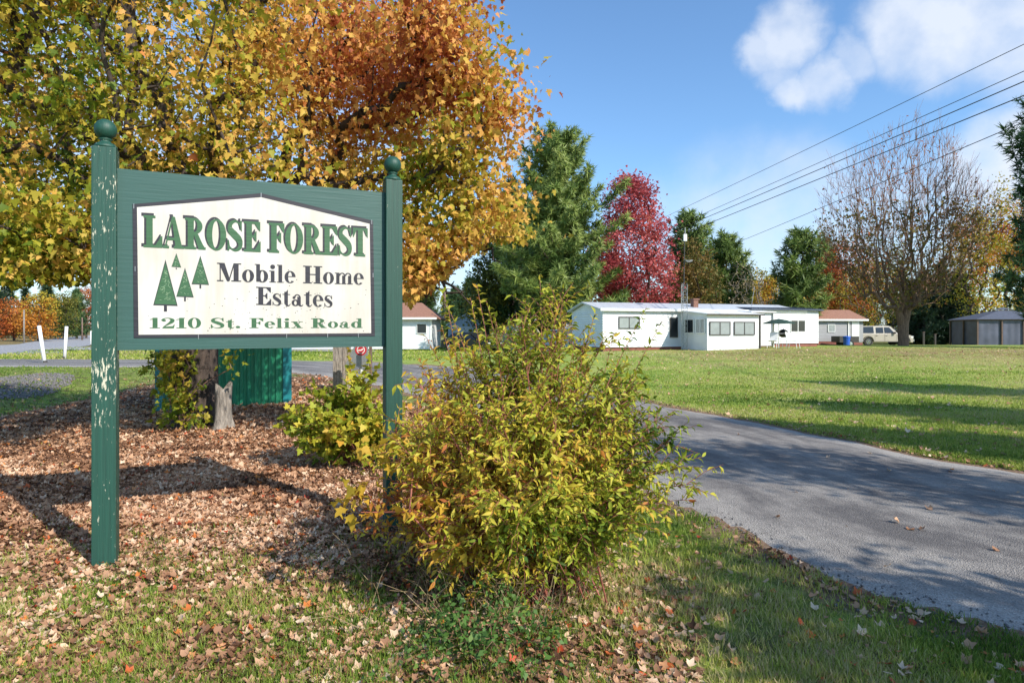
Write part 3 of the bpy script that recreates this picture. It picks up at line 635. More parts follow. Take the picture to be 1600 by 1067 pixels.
# --- letters drawn as shapes (unit: cap height 1)
def rect(x0, y0, x1, y1): return ('p', [(x0, y0), (x1, y0), (x1, y1), (x0, y1)])
def ell(cx, cy, rx, ry, ix, iy, a0=0, a1=360, n=30):
    q = []
    for i in range(n+1):
        t = R(a0+(a1-a0)*i/n); q.append(((cx+rx*math.cos(t), cy+ry*math.sin(t)), (cx+ix*math.cos(t), cy+iy*math.sin(t))))
    return ('s', q)
def stroke(pts, ws, n=6):
    c = catmull([(x, y) for x, y in pts], n); w = catmull([(a, 0) for a in ws], n)[:, 0]
    q = []
    for i in range(len(c)):
        a = c[max(i-1, 0)]; b_ = c[min(i+1, len(c)-1)]; d = b_-a; d = d/np.hypot(*d); nn = np.array([-d[1], d[0]])*w[i]/2
        q.append((tuple(c[i]+nn), tuple(c[i]-nn)))
    return ('s', q)
s = .065
def G(ch):
    r = rect; p = lambda *a: ('p', list(a))
    if ch == 'L': return .80, [r(.12, 0, .38, 1), r(0, 1-s, .5, 1), r(0, 0, .8, s), p((.8, 0), (.8, .36), (.75, .36), (.5, s), (.5, 0))]
    if ch == 'E': return .80, [r(.12, 0, .38, 1), r(0, 1-s, .78, 1), r(0, 0, .8, s), p((.8, 0), (.8, .34), (.76, .34), (.52, s), (.52, 0)), p((.78, 1), (.78, .7), (.74, .7), (.52, 1-s), (.52, 1)), r(.38, .48, .58, .48+s), p((.6, .34), (.6, .68), (.56, .68), (.44, .51), (.56, .34))]
    if ch == 'F': return .76, [r(.12, 0, .38, 1), r(0, 1-s, .76, 1), r(0, 0, .5, s), p((.76, 1), (.76, .68), (.72, .68), (.5, 1-s), (.5, 1)), r(.38, .48, .58, .48+s), p((.6, .34), (.6, .68), (.56, .68), (.44, .51), (.56, .34))]
    if ch == 'T': return .80, [r(.27, 0, .53, 1), r(0, 1-s, .8, 1), r(.14, 0, .66, s), p((0, 1), (.2, 1), (.2, 1-s), (.04, .68), (0, .68)), p((.8, 1), (.6, 1), (.6, 1-s), (.76, .68), (.8, .68))]
    if ch == 'A': return .94, [p((.06, 0), (.13, 0), (.45, 1), (.38, 1)), p((.56, 0), (.85, 0), (.53, 1), (.38, 1)), r(.2, .26, .62, .26+s), r(0, 0, .26, s), r(.48, 0, .94, s)]
    if ch == 'R': return .92, [r(.12, 0, .38, 1), r(0, 1-s, .45, 1), r(0, 0, .48, s), ell(.42, .745, .36, .255, .12, .19, -90, 90), r(.38, .49, .44, .49+s), p((.38, .5), (.56, .52), (.86, .06), (.6, 0)), r(.60, 0, .92, s)]
    if ch == 'O': return .92, [ell(.46, .5, .46, .52, .19, .46)]
    if ch == 'S': return .76, [stroke([(.66, .70), (.60, .88), (.40, .985), (.17, .88), (.16, .68), (.38, .52), (.60, .34), (.60, .12), (.36, .015), (.14, .12), (.06, .32)], [.03, .05, .07, .16, .24, .27, .25, .16, .07, .05, .03]), p((.64, 1), (.69, 1), (.69, .66), (.65, .66), (.58, .9)), p((.03, 0), (.08, 0), (.14, .1), (.08, .35), (.03, .35))]
    if ch == 'M': return 1.22, [r(.13, 0, .19, 1), r(.83, 0, 1.09, 1), p((.08, 1), (.38, 1), (.66, .08), (.6, 0), (.5, 0)), p((.56, 0), (.62, 0), (.9, 1), (.83, 1)), r(0, 1-s, .3, 1), r(.85, 1-s, 1.22, 1), r(0, 0, .32, s), r(.72, 0, 1.22, s)]
    if ch == 'H': return 1.06, [r(.12, 0, .38, 1), r(.68, 0, .94, 1), r(.36, .48, .7, .48+s), r(0, 0, .48, s), r(.58, 0, 1.06, s), r(0, 1-s, .48, 1), r(.58, 1-s, 1.06, 1)]
    X = .66
    if ch == 'o': return .62, [ell(.31, .33, .31, .35, .10, .30)]
    if ch == 'b': return .70, [r(.06, .02, .26, 1), r(-.02, 1-s*.8, .2, 1), ell(.38, .33, .31, .35, .09, .29)]
    if ch == 'd': return .70, [r(.44, 0, .64, 1), r(.34, 1-s*.8, .6, 1), r(.5, 0, .72, s), ell(.32, .33, .31, .35, .09, .29)]
    if ch == 'i': return .36, [r(.08, 0, .28, X), r(0, X-s*.8, .2, X), r(0, 0, .36, s*.8), ell(.18, .87, .13, .13, .001, .001)]
    if ch == 'l': return .36, [r(.08, 0, .28, 1), r(0, 1-s*.8, .2, 1), r(0, 0, .36, s*.8)]
    if ch == 'e': return .58, [ell(.30, .33, .30, .35, .10, .29, 0, 318), r(.12, .33, .58, .33+s*.8)]
    if ch == 'm': return 1.04, [r(.08, 0, .27, X), r(.42, 0, .61, .5), r(.76, 0, .95, .5), r(0, X-s*.8, .2, X), r(0, 0, .34, s*.8), r(.37, 0, .66, s*.8), r(.71, 0, 1.04, s*.8), ell(.42, .48, .19, .19, .10, .12, 0, 180, 14), ell(.76, .48, .19, .19, .10, .12, 0, 180, 14)]
    if ch == 's': return .50, [stroke([(.42, .48), (.38, .60), (.26, .65), (.13, .58), (.12, .45), (.26, .34), (.40, .22), (.38, .07), (.24, .01), (.1, .07), (.05, .2)], [.02, .04, .05, .11, .17, .19, .17, .11, .05, .04, .02]), ('p', [(.42, X), (.46, X), (.46, .44), (.42, .44)]), ('p', [(.02, 0), (.06, 0), (.06, .22), (.02, .22)])]
    if ch == 't': return .44, [r(.1, .1, .30, .78), ('p', [(.3, .92), (.3, .66), (.1, .66)]), r(0, X-s*.8, .42, X), stroke([(.2, .16), (.26, .03), (.36, .02), (.44, .12)], [.2, .12, .06, .03])]
    if ch == 'a': return .64, [r(.32, .05, .51, .52), ell(.32, .47, .19, .20, .09, .14, 0, 165, 14), ell(.22, .18, .21, .19, .07, .12), ell(.14, .47, .08, .08, .001, .001), stroke([(.42, .1), (.5, .02), (.58, .03), (.64, .1)], [.16, .1, .06, .03])]
    if ch == 'x': return .66, [('p', [(.06, X), (.30, X), (.60, 0), (.36, 0)]), ('p', [(.50, X), (.56, X), (.14, 0), (.08, 0)]), r(0, X-s*.8, .36, X), r(.42, X-s*.8, .66, X), r(0, 0, .24, s*.8), r(.3, 0, .66, s*.8)]
    if ch == '1': return .50, [r(.14, 0, .38, 1), r(0, 0, .5, s), ('p', [(.38, 1), (.14, .84), (0, .80), (0, .86)])]
    if ch == '2': return .68, [stroke([(.06, .72), (.12, .9), (.34, .97), (.54, .82), (.5, .6), (.3, .36), (.1, .12)], [.18, .1, .07, .2, .22, .12, .06]), ('p', [(.04, 0), (.62, 0), (.66, .34), (.62, .34), (.56, .2), (.1, .16)]), ell(.13, .74, .1, .1, .001, .001)]
    if ch == '0': return .68, [ell(.34, .5, .34, .52, .12, .46)]
    if ch == '.': return .26, [ell(.12, .11, .12, .12, .001, .001)]
    return .34, []
def text(name, t, p0, p1, cap, gap, mat, parent, off, grow=0.0, dx=0, dy=0):
    """p0, p1: face coordinates (along, height) of the baseline's two ends"""
    xs = []; x = 0
    for ch in t:
        w, g = G(ch); xs.append(x); x += w+gap
    tot = x-gap; sx = (p1[0]-p0[0])/tot; b = MB(); k = 0; o_last = None
    for ch, x0 in zip(t+' ', xs+[0]):
        if ch == ' ':
            if b.v: o_last = b.build(name, mat, parent)
            b = MB(); continue
        for kind, data in G(ch)[1]:
            o_ = off+.00012*(k % 9); k += 1
            def T(q):
                xx = x0+q[0]; fr = xx/tot
                return F(p0[0]+xx*sx+dx, p0[1]+(p1[1]-p0[1])*fr+q[1]*cap+dy, o_)
            if kind == 'p':
                if grow:
                    cx = sum(a for a, _ in data)/len(data); cy = sum(c for _, c in data)/len(data)
                    data = [(a+math.copysign(grow, a-cx), c+math.copysign(grow, c-cy)) for a, c in data]
                b.add([T(q) for q in data], [tuple(range(len(data)))])
            else:
                vs = []
                for a, c in data: vs += [T(a), T(c)]
                b.add(vs, [(2*i, 2*i+1, 2*i+3, 2*i+2) for i in range(len(data)-1)])
    return o_last
fo = .0200
b0 = sp(224, 386); b1 = sp(574, 401); capT = sp(224, 335)[1]-b0[1]
text('title_shadow', 'LAROSE FOREST', b0, b1, capT*1.0, .035, M['sign_black'], board, fo, .02, -.010, .007)
text('title_lettering', 'LAROSE FOREST', b0, b1, capT*.97, .035, M['sign_green'], board, fo+.0015, -.008, .002, 0)
b0 = sp(339, 439.5); b1 = sp(568, 445); c_ = sp(339, 410.5)[1]-b0[1]
text('estate_lettering', 'Mobile Home', b0, b1, c_, .045, M['sign_black'], board, fo)
b0 = sp(400, 476.5); b1 = sp(520, 480); c_ = sp(400, 448)[1]-b0[1]
text('estate_lettering', 'Estates', b0, b1, c_, .045, M['sign_black'], board, fo)
b0 = sp(234, 513); b1 = sp(566, 512.3); c_ = sp(234, 496.5)[1]-b0[1]
text('address_lettering', '1210 St. Felix Road', b0, b1, c_, .07, M['sign_green'], board, fo, -.004)
def tree_emblem(ax, ay, by, hw, ty):
    b = MB(); A_ = sp(ax, ay); L_ = sp(ax-hw, by-.5); R_ = sp(ax+hw, by+.6); T_ = sp(ax, ty)
    b.add([F(*A_, fo), F(*L_, fo), F(*R_, fo)], [(1, 2, 0)])
    b.mi = 1
    w = .010 if hw > 15 else (.006 if hw > 10 else .004)
    b.add([F(A_[0]-w, T_[1], fo), F(A_[0]+w, T_[1], fo), F(A_[0]+w, L_[1]-.008, fo), F(A_[0]-w, L_[1]-.008, fo)], [(0, 1, 2, 3)])
    b.mi = 0
    tri = [A_, L_, R_]; cx = sum(q[0] for q in tri)/3; cz = sum(q[1] for q in tri)/3
    # dark outline behind and pale crackle lines over it
    o = b.build('tree_emblem', [M['sign_green'], M['sign_black']], board)
    c = MB(); g = 1.10
    pts = [(cx+(q[0]-cx)*g, cz+(q[1]-cz)*g) for q in tri]; c.add([F(q[0], q[1], fo-.0003) for q in pts], [(1, 2, 0)]); c.build('emblem_outline', M['sign_black'], o)
    c = MB(); rr = random.Random(int(ax)); n = int(hw*2.4)
    hw_ = (R_[0]-L_[0])/2; hh = A_[1]-L_[1]
    for i in range(n):
        fz = rr.uniform(.05, .8); x0 = rr.uniform(-1, 1)*hw_*(1-fz)*.85; ang = rr.choice([0, .5, 1.2, 1.57, 2.2, 2.8])+rr.uniform(-.3, .3); ln_ = rr.uniform(.008, .02)*hw/14
        p = (A_[0]+x0, L_[1]+fz*hh); q = (p[0]+math.cos(ang)*ln_, p[1]+math.sin(ang)*ln_); e = (-math.sin(ang)*.0006, math.cos(ang)*.0006)
        if abs(q[0]-A_[0]) > hw_*(1-(q[1]-L_[1])/hh)*.95 or q[1] < L_[1]: continue
        c.add([F(p[0]+e[0], p[1]+e[1], fo+.0008+i*2e-5), F(p[0]-e[0], p[1]-e[1], fo+.0008+i*2e-5), F(q[0]-e[0], q[1]-e[1], fo+.0008+i*2e-5), F(q[0]+e[0], q[1]+e[1], fo+.0008+i*2e-5)], [(0, 1, 2, 3)])
    c.build('crackle', M['sign_grey'], o)['kind'] = 'stuff'
tree_emblem(258.5, 410, 475.5, 17.5, 487); tree_emblem(289, 421, 463, 12.5, 471); tree_emblem(313, 402, 443.5, 12.5, 451); tree_emblem(275.5, 397, 417, 7, 421)
# flecks of mould and the little nails holding the black border
c = MB(); rr = random.Random(4)
for i in range(120):
    px = min(max(rr.gauss(415, 85), 222), 572); py = min(max(rr.gauss(482, 26), 408), 518); u, z = sp(px, py); r_ = rr.uniform(.0012, .0042)
    c.add([F(u+r_*math.cos(a)*rr.uniform(.6, 1.6), z+r_*math.sin(a), fo-.0001+i*1e-6) for a in (0, 1.2, 2.4, 3.6, 4.8)], [(0, 1, 2, 3, 4)])
c.build('mould_specks', M['frame_dark'], board)['kind'] = 'stuff'
for (px, py) in [(408, 305), (209, 322), (211, 420), (310, 526), (448, 524.5), (512, 524), (560, 524), (583, 430), (581, 347)]:
    u, z = sp(px, py); c = MB(); c.box(F(u, z, .0172), (.003, .002, .035), rz=SGA); c.build('board_clip', M['galv'], border)
# ------------------------------------------------------------------ trees
def skeleton(base, fork_h, targets, up_pen=.6, jit=.06, trunk_r=.3, tip_r=.012, lean=(0, 0), trunk_n=5, start=None, powr=.5):
    """grow a branching skeleton from a trunk to the target points; returns edge arrays"""
    base = np.array(base, float)
    top = base+np.array([lean[0], lean[1], fork_h])
    nodes = [base+(top-base)*i/trunk_n+(rng.normal(0, .02, 3) if 0 < i < trunk_n else 0) for i in range(trunk_n+1)]
    par = [-1]+list(range(trunk_n))
    first = max(1, trunk_n-1) if start is None else start
    T = np.asarray(targets); T = T[np.argsort(np.linalg.norm(T-top, axis=1))]
    P = np.array(nodes); 
    PP = np.zeros((len(P)+len(T)*3, 3)); PP[:len(P)] = P; n = len(P)
    L = np.zeros(len(PP)); L[:n] = np.linalg.norm(P-base, axis=1)
    for t in T:
        d = t-PP[first:n]; dist = np.linalg.norm(d, axis=1)
        cost = dist+up_pen*np.maximum(0, -(d[:, 2])+.15*dist)+.22*L[first:n]
        j = first+int(np.argmin(cost)); a = PP[j]; dd = t-a; D = np.linalg.norm(dd)
        k = 3 if D > 1.6 else (2 if D > .6 else 1)
        prev = j
        for i in range(1, k+1):
            f = i/k; p = a+dd*f
            if i < k: p = p+rng.normal(0, jit*D, 3)+np.array([0, 0, .10*D*math.sin(math.pi*f)*(1 if dd[2] > -.2*D else -1)*.6])
            PP[n] = p; L[n] = L[prev]+np.linalg.norm(p-PP[prev]); par.append(prev); prev = n; n += 1
    par = np.array(par); cnt = np.ones(n)
    for i in range(n-1, 0, -1): cnt[par[i]] += cnt[i]
    r = tip_r*cnt**powr; r = r*(trunk_r/r[0]); r = np.maximum(r, tip_r*.6)
    r = np.maximum(r, 0); e = np.arange(1, n)
    return PP[:n], par, r, e
def ell_targets(c, rad, n, shell=.45, zmin=None, ymax=None, noise=.25, cond=None):
    o = []
    c = np.array(c); rad = np.array(rad)
    while len(o) < n:
        u = unit(400); rr = rng.uniform(shell**3, 1, 400)**(1/3)
        k = 1+noise*(vnoise(u*1.6+c*.37+10)*2-1)*1.3
        p = c+u*rad*(rr*k)[:, None]
        if zmin is not None: p = p[p[:, 2] > (zmin(p) if callable(zmin) else zmin)]
        if cond is not None: p = p[cond(p)]
        o += list(p)
    return np.array(o[:n])
def skel_mesh(name, S, mat, parent, minr=0, thin_n=4):
    PP, par, r, e = S; parts = []
    for lo, hi, n in ((.06, 9, 9), (.02, .06, 6), (minr, .02, thin_n)):
        q = e[(r[e] >= lo) & (r[e] < hi)]
        if len(q) == 0: continue
        rp = np.minimum(r[par[q]], r[q]*1.6+.01)
        dd = PP[q]-PP[par[q]]; dd = dd/np.maximum(np.linalg.norm(dd, axis=1, keepdims=True), 1e-6)
        parts.append(tubes(PP[par[q]]-dd*rp[:, None]*.35, PP[q]+dd*r[q][:, None]*.35, rp, r[q], n))
    V, l, s_, a = merge(parts); return np_mesh(name, V, l, s_, {}, mat, parent, True)
def leaf_cloud(name, centers, per, spread, size, T, mat, vf, parent, droop=.3, up=.5, squash=.8, keepf=None):
    n = len(centers)*per; c = np.repeat(centers, per, 0)
    cid = np.repeat(np.arange(len(centers)), per)
    p = c+rng.normal(0, spread, (n, 3))*[1, 1, squash]
    if keepf is not None: kk = keepf(p); p = p[kk]; cid = cid[kk]; n = len(p)
    nrm = unit(n)+[0, 0, up]; head = unit(n)-[0, 0, droop*2]
    s_ = size*rng.uniform(.45, 1.3, n); s_ = np.column_stack([s_*rng.uniform(.75, 1.1, n), s_, s_*rng.uniform(.3, 3.2, n)])
    v = np.clip(vf(p, cid)+rng.normal(0, .10, n), 0, 1)
    V, l, sz, a = scatter_leaves(p, nrm, head, s_, T, v)
    return np_mesh(name, V, l, sz, dict(v=a), mat, parent)

def broadleaf(name, label, base, fork_h, c, rad, mat, leaf, ntar, per, spread, tr, vbase=.5, vvar=.35, bark='bark', zmin=None, group=None, T=SMALL, shell=.4, noise=.3, up_pen=.6, cond=None, dens=1.0):
    root = thing(name, label, 'tree', base, group)
    tg = ell_targets(c, rad, ntar, shell, zmin, noise=noise, cond=cond)
    S = skeleton(base, fork_h, tg, up_pen, trunk_r=tr, tip_r=.008)
    skel_mesh('trunk', S, M[bark], root, 0)
    cr = rng.random(len(tg))
    keep = rng.random(len(tg)) < dens
    def vf(p, cid): return vbase+(vnoise(p, .45)-.5)*2*vvar+(cr[keep][cid]-.5)*.25
    leaf_cloud('crown', tg[keep], per, spread, leaf, T, mat, vf, root)
    return root

# -- the big maple behind the sign
MB_ = (-5.28, 10.7, -.05)
maple = thing('maple_tree', 'huge spreading maple with orange and green leaves rising behind the estate sign', 'tree', MB_)
def mz(p):   # drooping lower edge of the crown
    return np.interp(p[:, 0]/p[:, 1], [-.9, -.66, -.62, -.2, -.16, -.03], [2.45, 2.5, 2.8, 2.6, 2.2, 3.2])*1.0+(p[:, 1]-9)*.05
tgA = ell_targets((-5.6, 10.6, 5.8), (5.3, 4.6, 4.2), 1000, .42, mz, noise=.2, cond=lambda p: (p[:, 1] > 5.8) & (vnoise(p, .75) > .385) & (p[:, 0]/p[:, 1] < -.255-.012*np.abs(p[:, 2]-4)+.17*(vnoise(p*[0, 1, 1], .9)-.4)))
tgB = []   # long sprays reaching right and low
for (px, py, d) in [(770, 170, 8.6), (745, 130, 8.4), (770, 190, 8.8), (720, 230, 8.5), (740, 290, 9), (770, 325, 9.2), (735, 340, 9), (760, 385, 9.6), (715, 380, 9), (690, 430, 9), (655, 400, 9.5), (700, 60, 8.3), (710, 110, 8.6), (705, 10, 8.8), (660, 20, 8), (690, 450, 9.3), (650, 440, 9.6), (640, 330, 9), (770, 372, 9.9), (715, 455, 9.2), (640, 380, 8.5), (30, 410, 7.8), (90, 420, 8.2), (120, 400, 8.5), (60, 380, 7.8), (110, 370, 7.6), (0, 350, 7.6)]:
    for j in range(7):
        tgB.append(((px-800+rng.normal(0, 14))/1000*d, d+rng.normal(0, .3), CAMZ+(515-py+rng.normal(0, 14))/1000*d))
for _ in range(120):   # fills the crown's right shoulder
    d = rng.uniform(8.6, 11.5); tgB.append(((rng.uniform(525, 700)-800)/1000*d, d, CAMZ+(515-rng.uniform(30, 290))/1000*d))
tgB = np.array(tgB); tg = np.vstack([tgA, tgB])
S = skeleton(MB_, 2.9, tg, .35, .08, trunk_r=.37, tip_r=.009, lean=(.05, 0), trunk_n=5, start=4, powr=.52)
skel_mesh('trunk', S, M['bark'], maple, 0)
cr = rng.random(len(tg))
def vmap(p, cid):
    right = smooth(-.55, -.2, p[:, 0]/p[:, 1]); high = smooth(3.2, 6.2, p[:, 2])
    return .33+.23*right+.17*high+(vnoise(p, .8)-.5)*.62+(vnoise(p, 2.5)-.5)*.25+(cr[cid]-.5)*.26
leaf_cloud('crown', tg, 84, .27, .09, MAPLE, M['autumn'], vmap, maple, droop=.8, up=.1, keepf=lambda p: (p[:, 2] > mz(p)-.25) & (p[:, 1] > 5.2))
# off-frame far side keeps growing above the picture: part of the same crown
# vine at the foot of the maple
b0 = thing('climbing_vine', 'yellow green leafy vine clinging low around the maple trunk', 'vine', (-5.4, 10.25, 0))
cen = []
for i in range(60):
    t = rng.random(); px = rng.normal(266+18*t, 13+10*t); py = 552+t*108; d = 10.2+rng.normal(0, .12); cen.append(((px-800)/1000*d, d, CAMZ+(515-py)/1000*d))
for (px, py) in [(355, 560), (368, 552), (362, 575), (250, 545), (240, 560), (262, 600)]:
    cen.append(((px-800)/1000*10.1, 10.1, CAMZ+(515-py)/1000*10.1))
cen = np.array(cen); S2 = skeleton((-5.3, 10.3, .0), .5, cen, .3, .1, trunk_r=.03, tip_r=.004)
skel_mesh('stem', S2, M['twig'], b0, 0)
leaf_cloud('foliage', cen, 10, .08, .10, MAPLE, M['autumn'], lambda p, c: .28+(vnoise(p, 3)-.5)*.5, b0, up=.2)
# broken grey stump against the trunk
b = MB(); n = 16; rows = []
prof = [(.25, -.1), (.18, .06), (.14, .2), (.13, .42), (.125, .6), (.12, .7)]
sx, sy = (349-800)/1000*10.35, 10.35
vs = []
for i, (r_, z) in enumerate(prof):
    for k in range(n):
        t = 2*math.pi*k/n; q = r_*(1+.16*math.sin(3*t+1)+.10*math.sin(7*t))*(1+.1*math.sin(k*2.3+i))
        vs.append((sx+q*math.cos(t)*.85, sy+q*math.sin(t), z+(.06*math.sin(2*t)+rng.normal(0, .02) if i == len(prof)-1 else 0)))
vs.append((sx, sy, .66))
fs = [(i*n+k, i*n+(k+1) % n, (i+1)*n+(k+1) % n, (i+1)*n+k) for i in range(len(prof)-1) for k in range(n)]
fs += [((len(prof)-1)*n+k, (len(prof)-1)*n+(k+1) % n, len(vs)-1) for k in range(n)]
b.add(vs, fs); o = b.build('tree_stump', M['bark_pale'], None, True); recenter(o)
tag(o, 'pale weathered broken stump standing against the foot of the maple', 'stump')

# -- big shrub in front of the right post
def shrub(name, label, cat, base, env_c, env_r, nst, ntw, leaf, T, mat, vf, shoots=(), per=11, stemr=.006, low=.05, group=None):
    root = thing(name, label, cat, base, group); base = np.array(base); P0, P1, Ra, Rb = [], [], [], []
    LP, LH, LN = [], [], []
    def leafy(path, start, step, sz=1.0):
        for a, b_ in zip(path[:-1], path[1:]):
            d = b_-a; Ld = np.linalg.norm(d); d = d/max(Ld, 1e-6); k = max(1, int(Ld/step))
            for i in range(k):
                f = (i+rng.random())/k; side = np.cross(d, rng.normal(size=3)); side /= np.linalg.norm(side)
                LP.append(a+(b_-a)*f); LH.append(side*.8+d*.75+[0, 0, -.12]); LN.append(np.array([0, 0, .45])+rng.normal(0, .55, 3)+(a-env_c)*.45)
    env_c = np.array(env_c); env_r = np.array(env_r)
    tips = []
    for i in range(nst):
        u = unit(1)[0]; u[2] = abs(u[2])*1.0-(.35 if i % 3 else .65); u /= np.linalg.norm(u); k = 1+.42*(vnoise((u*2.6+5)[None])[0]*2-1)
        q_ = env_c+u*env_r*k*rng.uniform(.55, 1.0)**.5; zr = q_[2]-.8; q_[0] = env_c[0]+(q_[0]-env_c[0])*(1-.38*max(zr, 0))+(.14*zr if zr > 0 else .16*zr); tips.append(q_)
    for j, tip in enumerate(list(tips)+[np.array(s_) for s_ in shoots]):
        st = j >= len(tips); b0_ = base+[rng.normal(0, .17), rng.normal(0, .13), 0]
        mid = b0_*.5+tip*.5+np.array([0, 0, (.22 if not st else .10)*np.linalg.norm(tip-b0_)]); 
        ts = np.linspace(0, 1, 8); path = [(1-t)**2*b0_+2*t*(1-t)*mid+t*t*tip for t in ts]
        for a, b_, t in zip(path[:-1], path[1:], ts): P0.append(a); P1.append(b_); Ra.append(stemr*(1-.75*t)); Rb.append(stemr*(1-.75*(t+1/7)))
        if st: leafy(path[4:], 0, .024)
        leafy(path[5:], 0, .028)
        for q in range(ntw):
            t = rng.uniform(.22, .97) if not st else rng.uniform(.3, .7); a = (1-t)**2*b0_+2*t*(1-t)*mid+t*t*tip
            out_ = a-(env_c-[0, 0, .3]); out_ /= np.linalg.norm(out_)+1e-6
            d = out_*.6+unit(1)[0]*.75+[0, 0, .35]; d /= np.linalg.norm(d); ln_ = rng.uniform(.14, .34)*(1.1-.4*t)
            e1 = a+d*ln_*.5+[0, 0, .01]; e2 = a+d*ln_+[0, 0, -.01]
            P0 += [a, e1]; P1 += [e1, e2]; Ra += [stemr*.4, stemr*.3]; Rb += [stemr*.3, stemr*.18]
            leafy([a, e1, e2], 0, .5/per*.5)
    V, l, s_, a_ = tubes(np.array(P0), np.array(P1), np.array(Ra), np.array(Rb), 5)
    np_mesh('stem', V, l, s_, {}, M['red_stem'], root, True)
    LP = np.array(LP); LH = np.array(LH); LN = np.array(LN); m = LP[:, 2] > low; LP, LH, LN = LP[m], LH[m], LN[m]
    k = len(LP); v = np.clip(vf(LP)+rng.normal(0, .14, k), 0, 1)
    V, l, s_, a_ = scatter_leaves(LP, LN, LH, leaf*rng.uniform(.55, 1.25, k), T, v)
    np_mesh('foliage', V, l, s_, dict(v=a_), mat, root); print(name, 'leaves', k)
    return root
def PXY(px, py, d): return ((px-800)/1000*d, d, CAMZ+(515-py)/1000*d)
shoots = [PXY(1035, 502, 4.0), PXY(1010, 480, 3.9), PXY(930, 490, 4.2), PXY(880, 500, 4.3), PXY(862, 470, 4.3), PXY(735, 465, 4.2), PXY(700, 480, 4.1), PXY(772, 492, 4.1), PXY(745, 445, 4.4), PXY(690, 510, 4.0), PXY(815, 505, 4.0), PXY(1000, 575, 4), PXY(1050, 690, 4), PXY(1045, 725, 4.0), PXY(1040, 665, 3.9), PXY(980, 560, 4.2), PXY(655, 560, 4.2), PXY(720, 520, 4.3), PXY(760, 470, 4.2), PXY(830, 480, 4.1), PXY(900, 530, 4.1), PXY(960, 520, 4.1), PXY(690, 455, 4.5), PXY(1055, 640, 4.2), PXY(665, 525, 4.3)]
def vb(p):
    return .58+(vnoise(p, 2.1)-.5)*.72+(vnoise(p, 7)-.5)*.25+.16*smooth(.1, -.7, p[:, 0])-.05*smooth(.2, .8, p[:, 0])+.12*smooth(1.0, .5, p[:, 2])*smooth(.5, -.3, p[:, 0])
shrub('shrub', 'big bushy yellow green shrub with reddish stems in front of the right sign post', 'shrub', (.12, 3.98, 0), (.08, 4.05, .84), (.96, .72, .90), 260, 17, .051, LANCE, M['bush'], vb, shoots, per=13, low=.04)
# arching golden leaves sticking out at its left
cen = np.array([PXY(x, y, d) for x, y, d in [(560, 760, 3.6), (548, 785, 3.6), (575, 770, 3.65), (590, 800, 3.7), (600, 700, 3.7), (615, 690, 3.7), (625, 720, 3.7), (590, 710, 3.7), (648, 700, 3.8), (700, 820, 3.5), (720, 850, 3.5), (560, 800, 3.6), (640, 800, 3.6), (670, 790, 3.55), (690, 860, 3.5), (745, 800, 3.45)]])
r_ = thing('maple_sapling', 'small sapling with large golden leaves leaning out left of the big shrub', 'sapling', (-.25, 3.95, 0))
S3 = skeleton((-.25, 3.95, 0), .45, cen, .3, .05, trunk_r=.009, tip_r=.0022, lean=(-.1, -.08))
skel_mesh('stem', S3, M['red_stem'], r_, 0)
leaf_cloud('foliage', cen, 9, .05, .068, MAPLE, M['gold'], lambda p, c: .35+(vnoise(p, 4)-.5)*.7, r_, droop=.7, up=.1)
# second smaller shrub behind the right post
shrub('shrub', 'smaller yellow green shrub behind the right sign post beside the wooden stub', 'shrub', (-1.9, 7.6, 0), (-1.85, 7.5, .52), (.72, .45, .42), 46, 10, .085, MAPLE, M['bush'], lambda p: .50+(vnoise(p, 2.4)-.5)*.6, [PXY(545, 545, 7.6), PXY(490, 600, 7.5), PXY(575, 560, 7.4), PXY(590, 575, 7.3)], per=9, stemr=.007, low=.1)
# green undergrowth and dry stalks at the foot of the big shrub
r_ = thing('ground_plant', 'low leafy green plant growing at the front foot of the big shrub', 'plant', (-.12, 3.3, 0))
cen = np.array([PXY(rng.normal(740, 50), rng.uniform(880, 1060), 1) for _ in range(1)])
cx = rng.normal(-.18, .19, 90); cy = rng.normal(3.22, .22, 90); cz = np.abs(rng.normal(0, .11, 90))+.03
cen = np.column_stack([cx, cy, cz]); S4 = skeleton((-.15, 3.25, 0), .05, cen, .3, .05, trunk_r=.006, tip_r=.0015)
skel_mesh('stem', S4, M['twig'], r_, 0); leaf_cloud('foliage', cen, 14, .035, .035, SMALL, M['undergrowth'], lambda p, c: .45+(vnoise(p, 6)-.5)*.6, r_, up=.8)
b = MB(); P0, P1, Ra, Rb = [], [], [], []
for i in range(170):
    a = np.array([rng.normal(-.1, .28), rng.normal(3.75, .17), 0]); d = np.array([rng.normal(-.1, .55), rng.normal(-.25, .4), 1]); d /= np.linalg.norm(d); ln_ = rng.uniform(.18, .5); m_ = a+d*ln_*.6; e_ = m_+(d+[0, -.2, -.35])*ln_*.4
    P0 += [a, m_]; P1 += [m_, e_]; Ra += [.0028, .002]; Rb += [.002, .0012]
V, l, s_, a_ = tubes(np.array(P0), np.array(P1), np.array(Ra), np.array(Rb), 4)
o = np_mesh('dry_stalks', V, l, s_, dict(v=rng.random(len(V))), M['straw']); tag(o, 'dry brown stalks tangled under the front of the big shrub', 'dry stalks', kind='stuff')

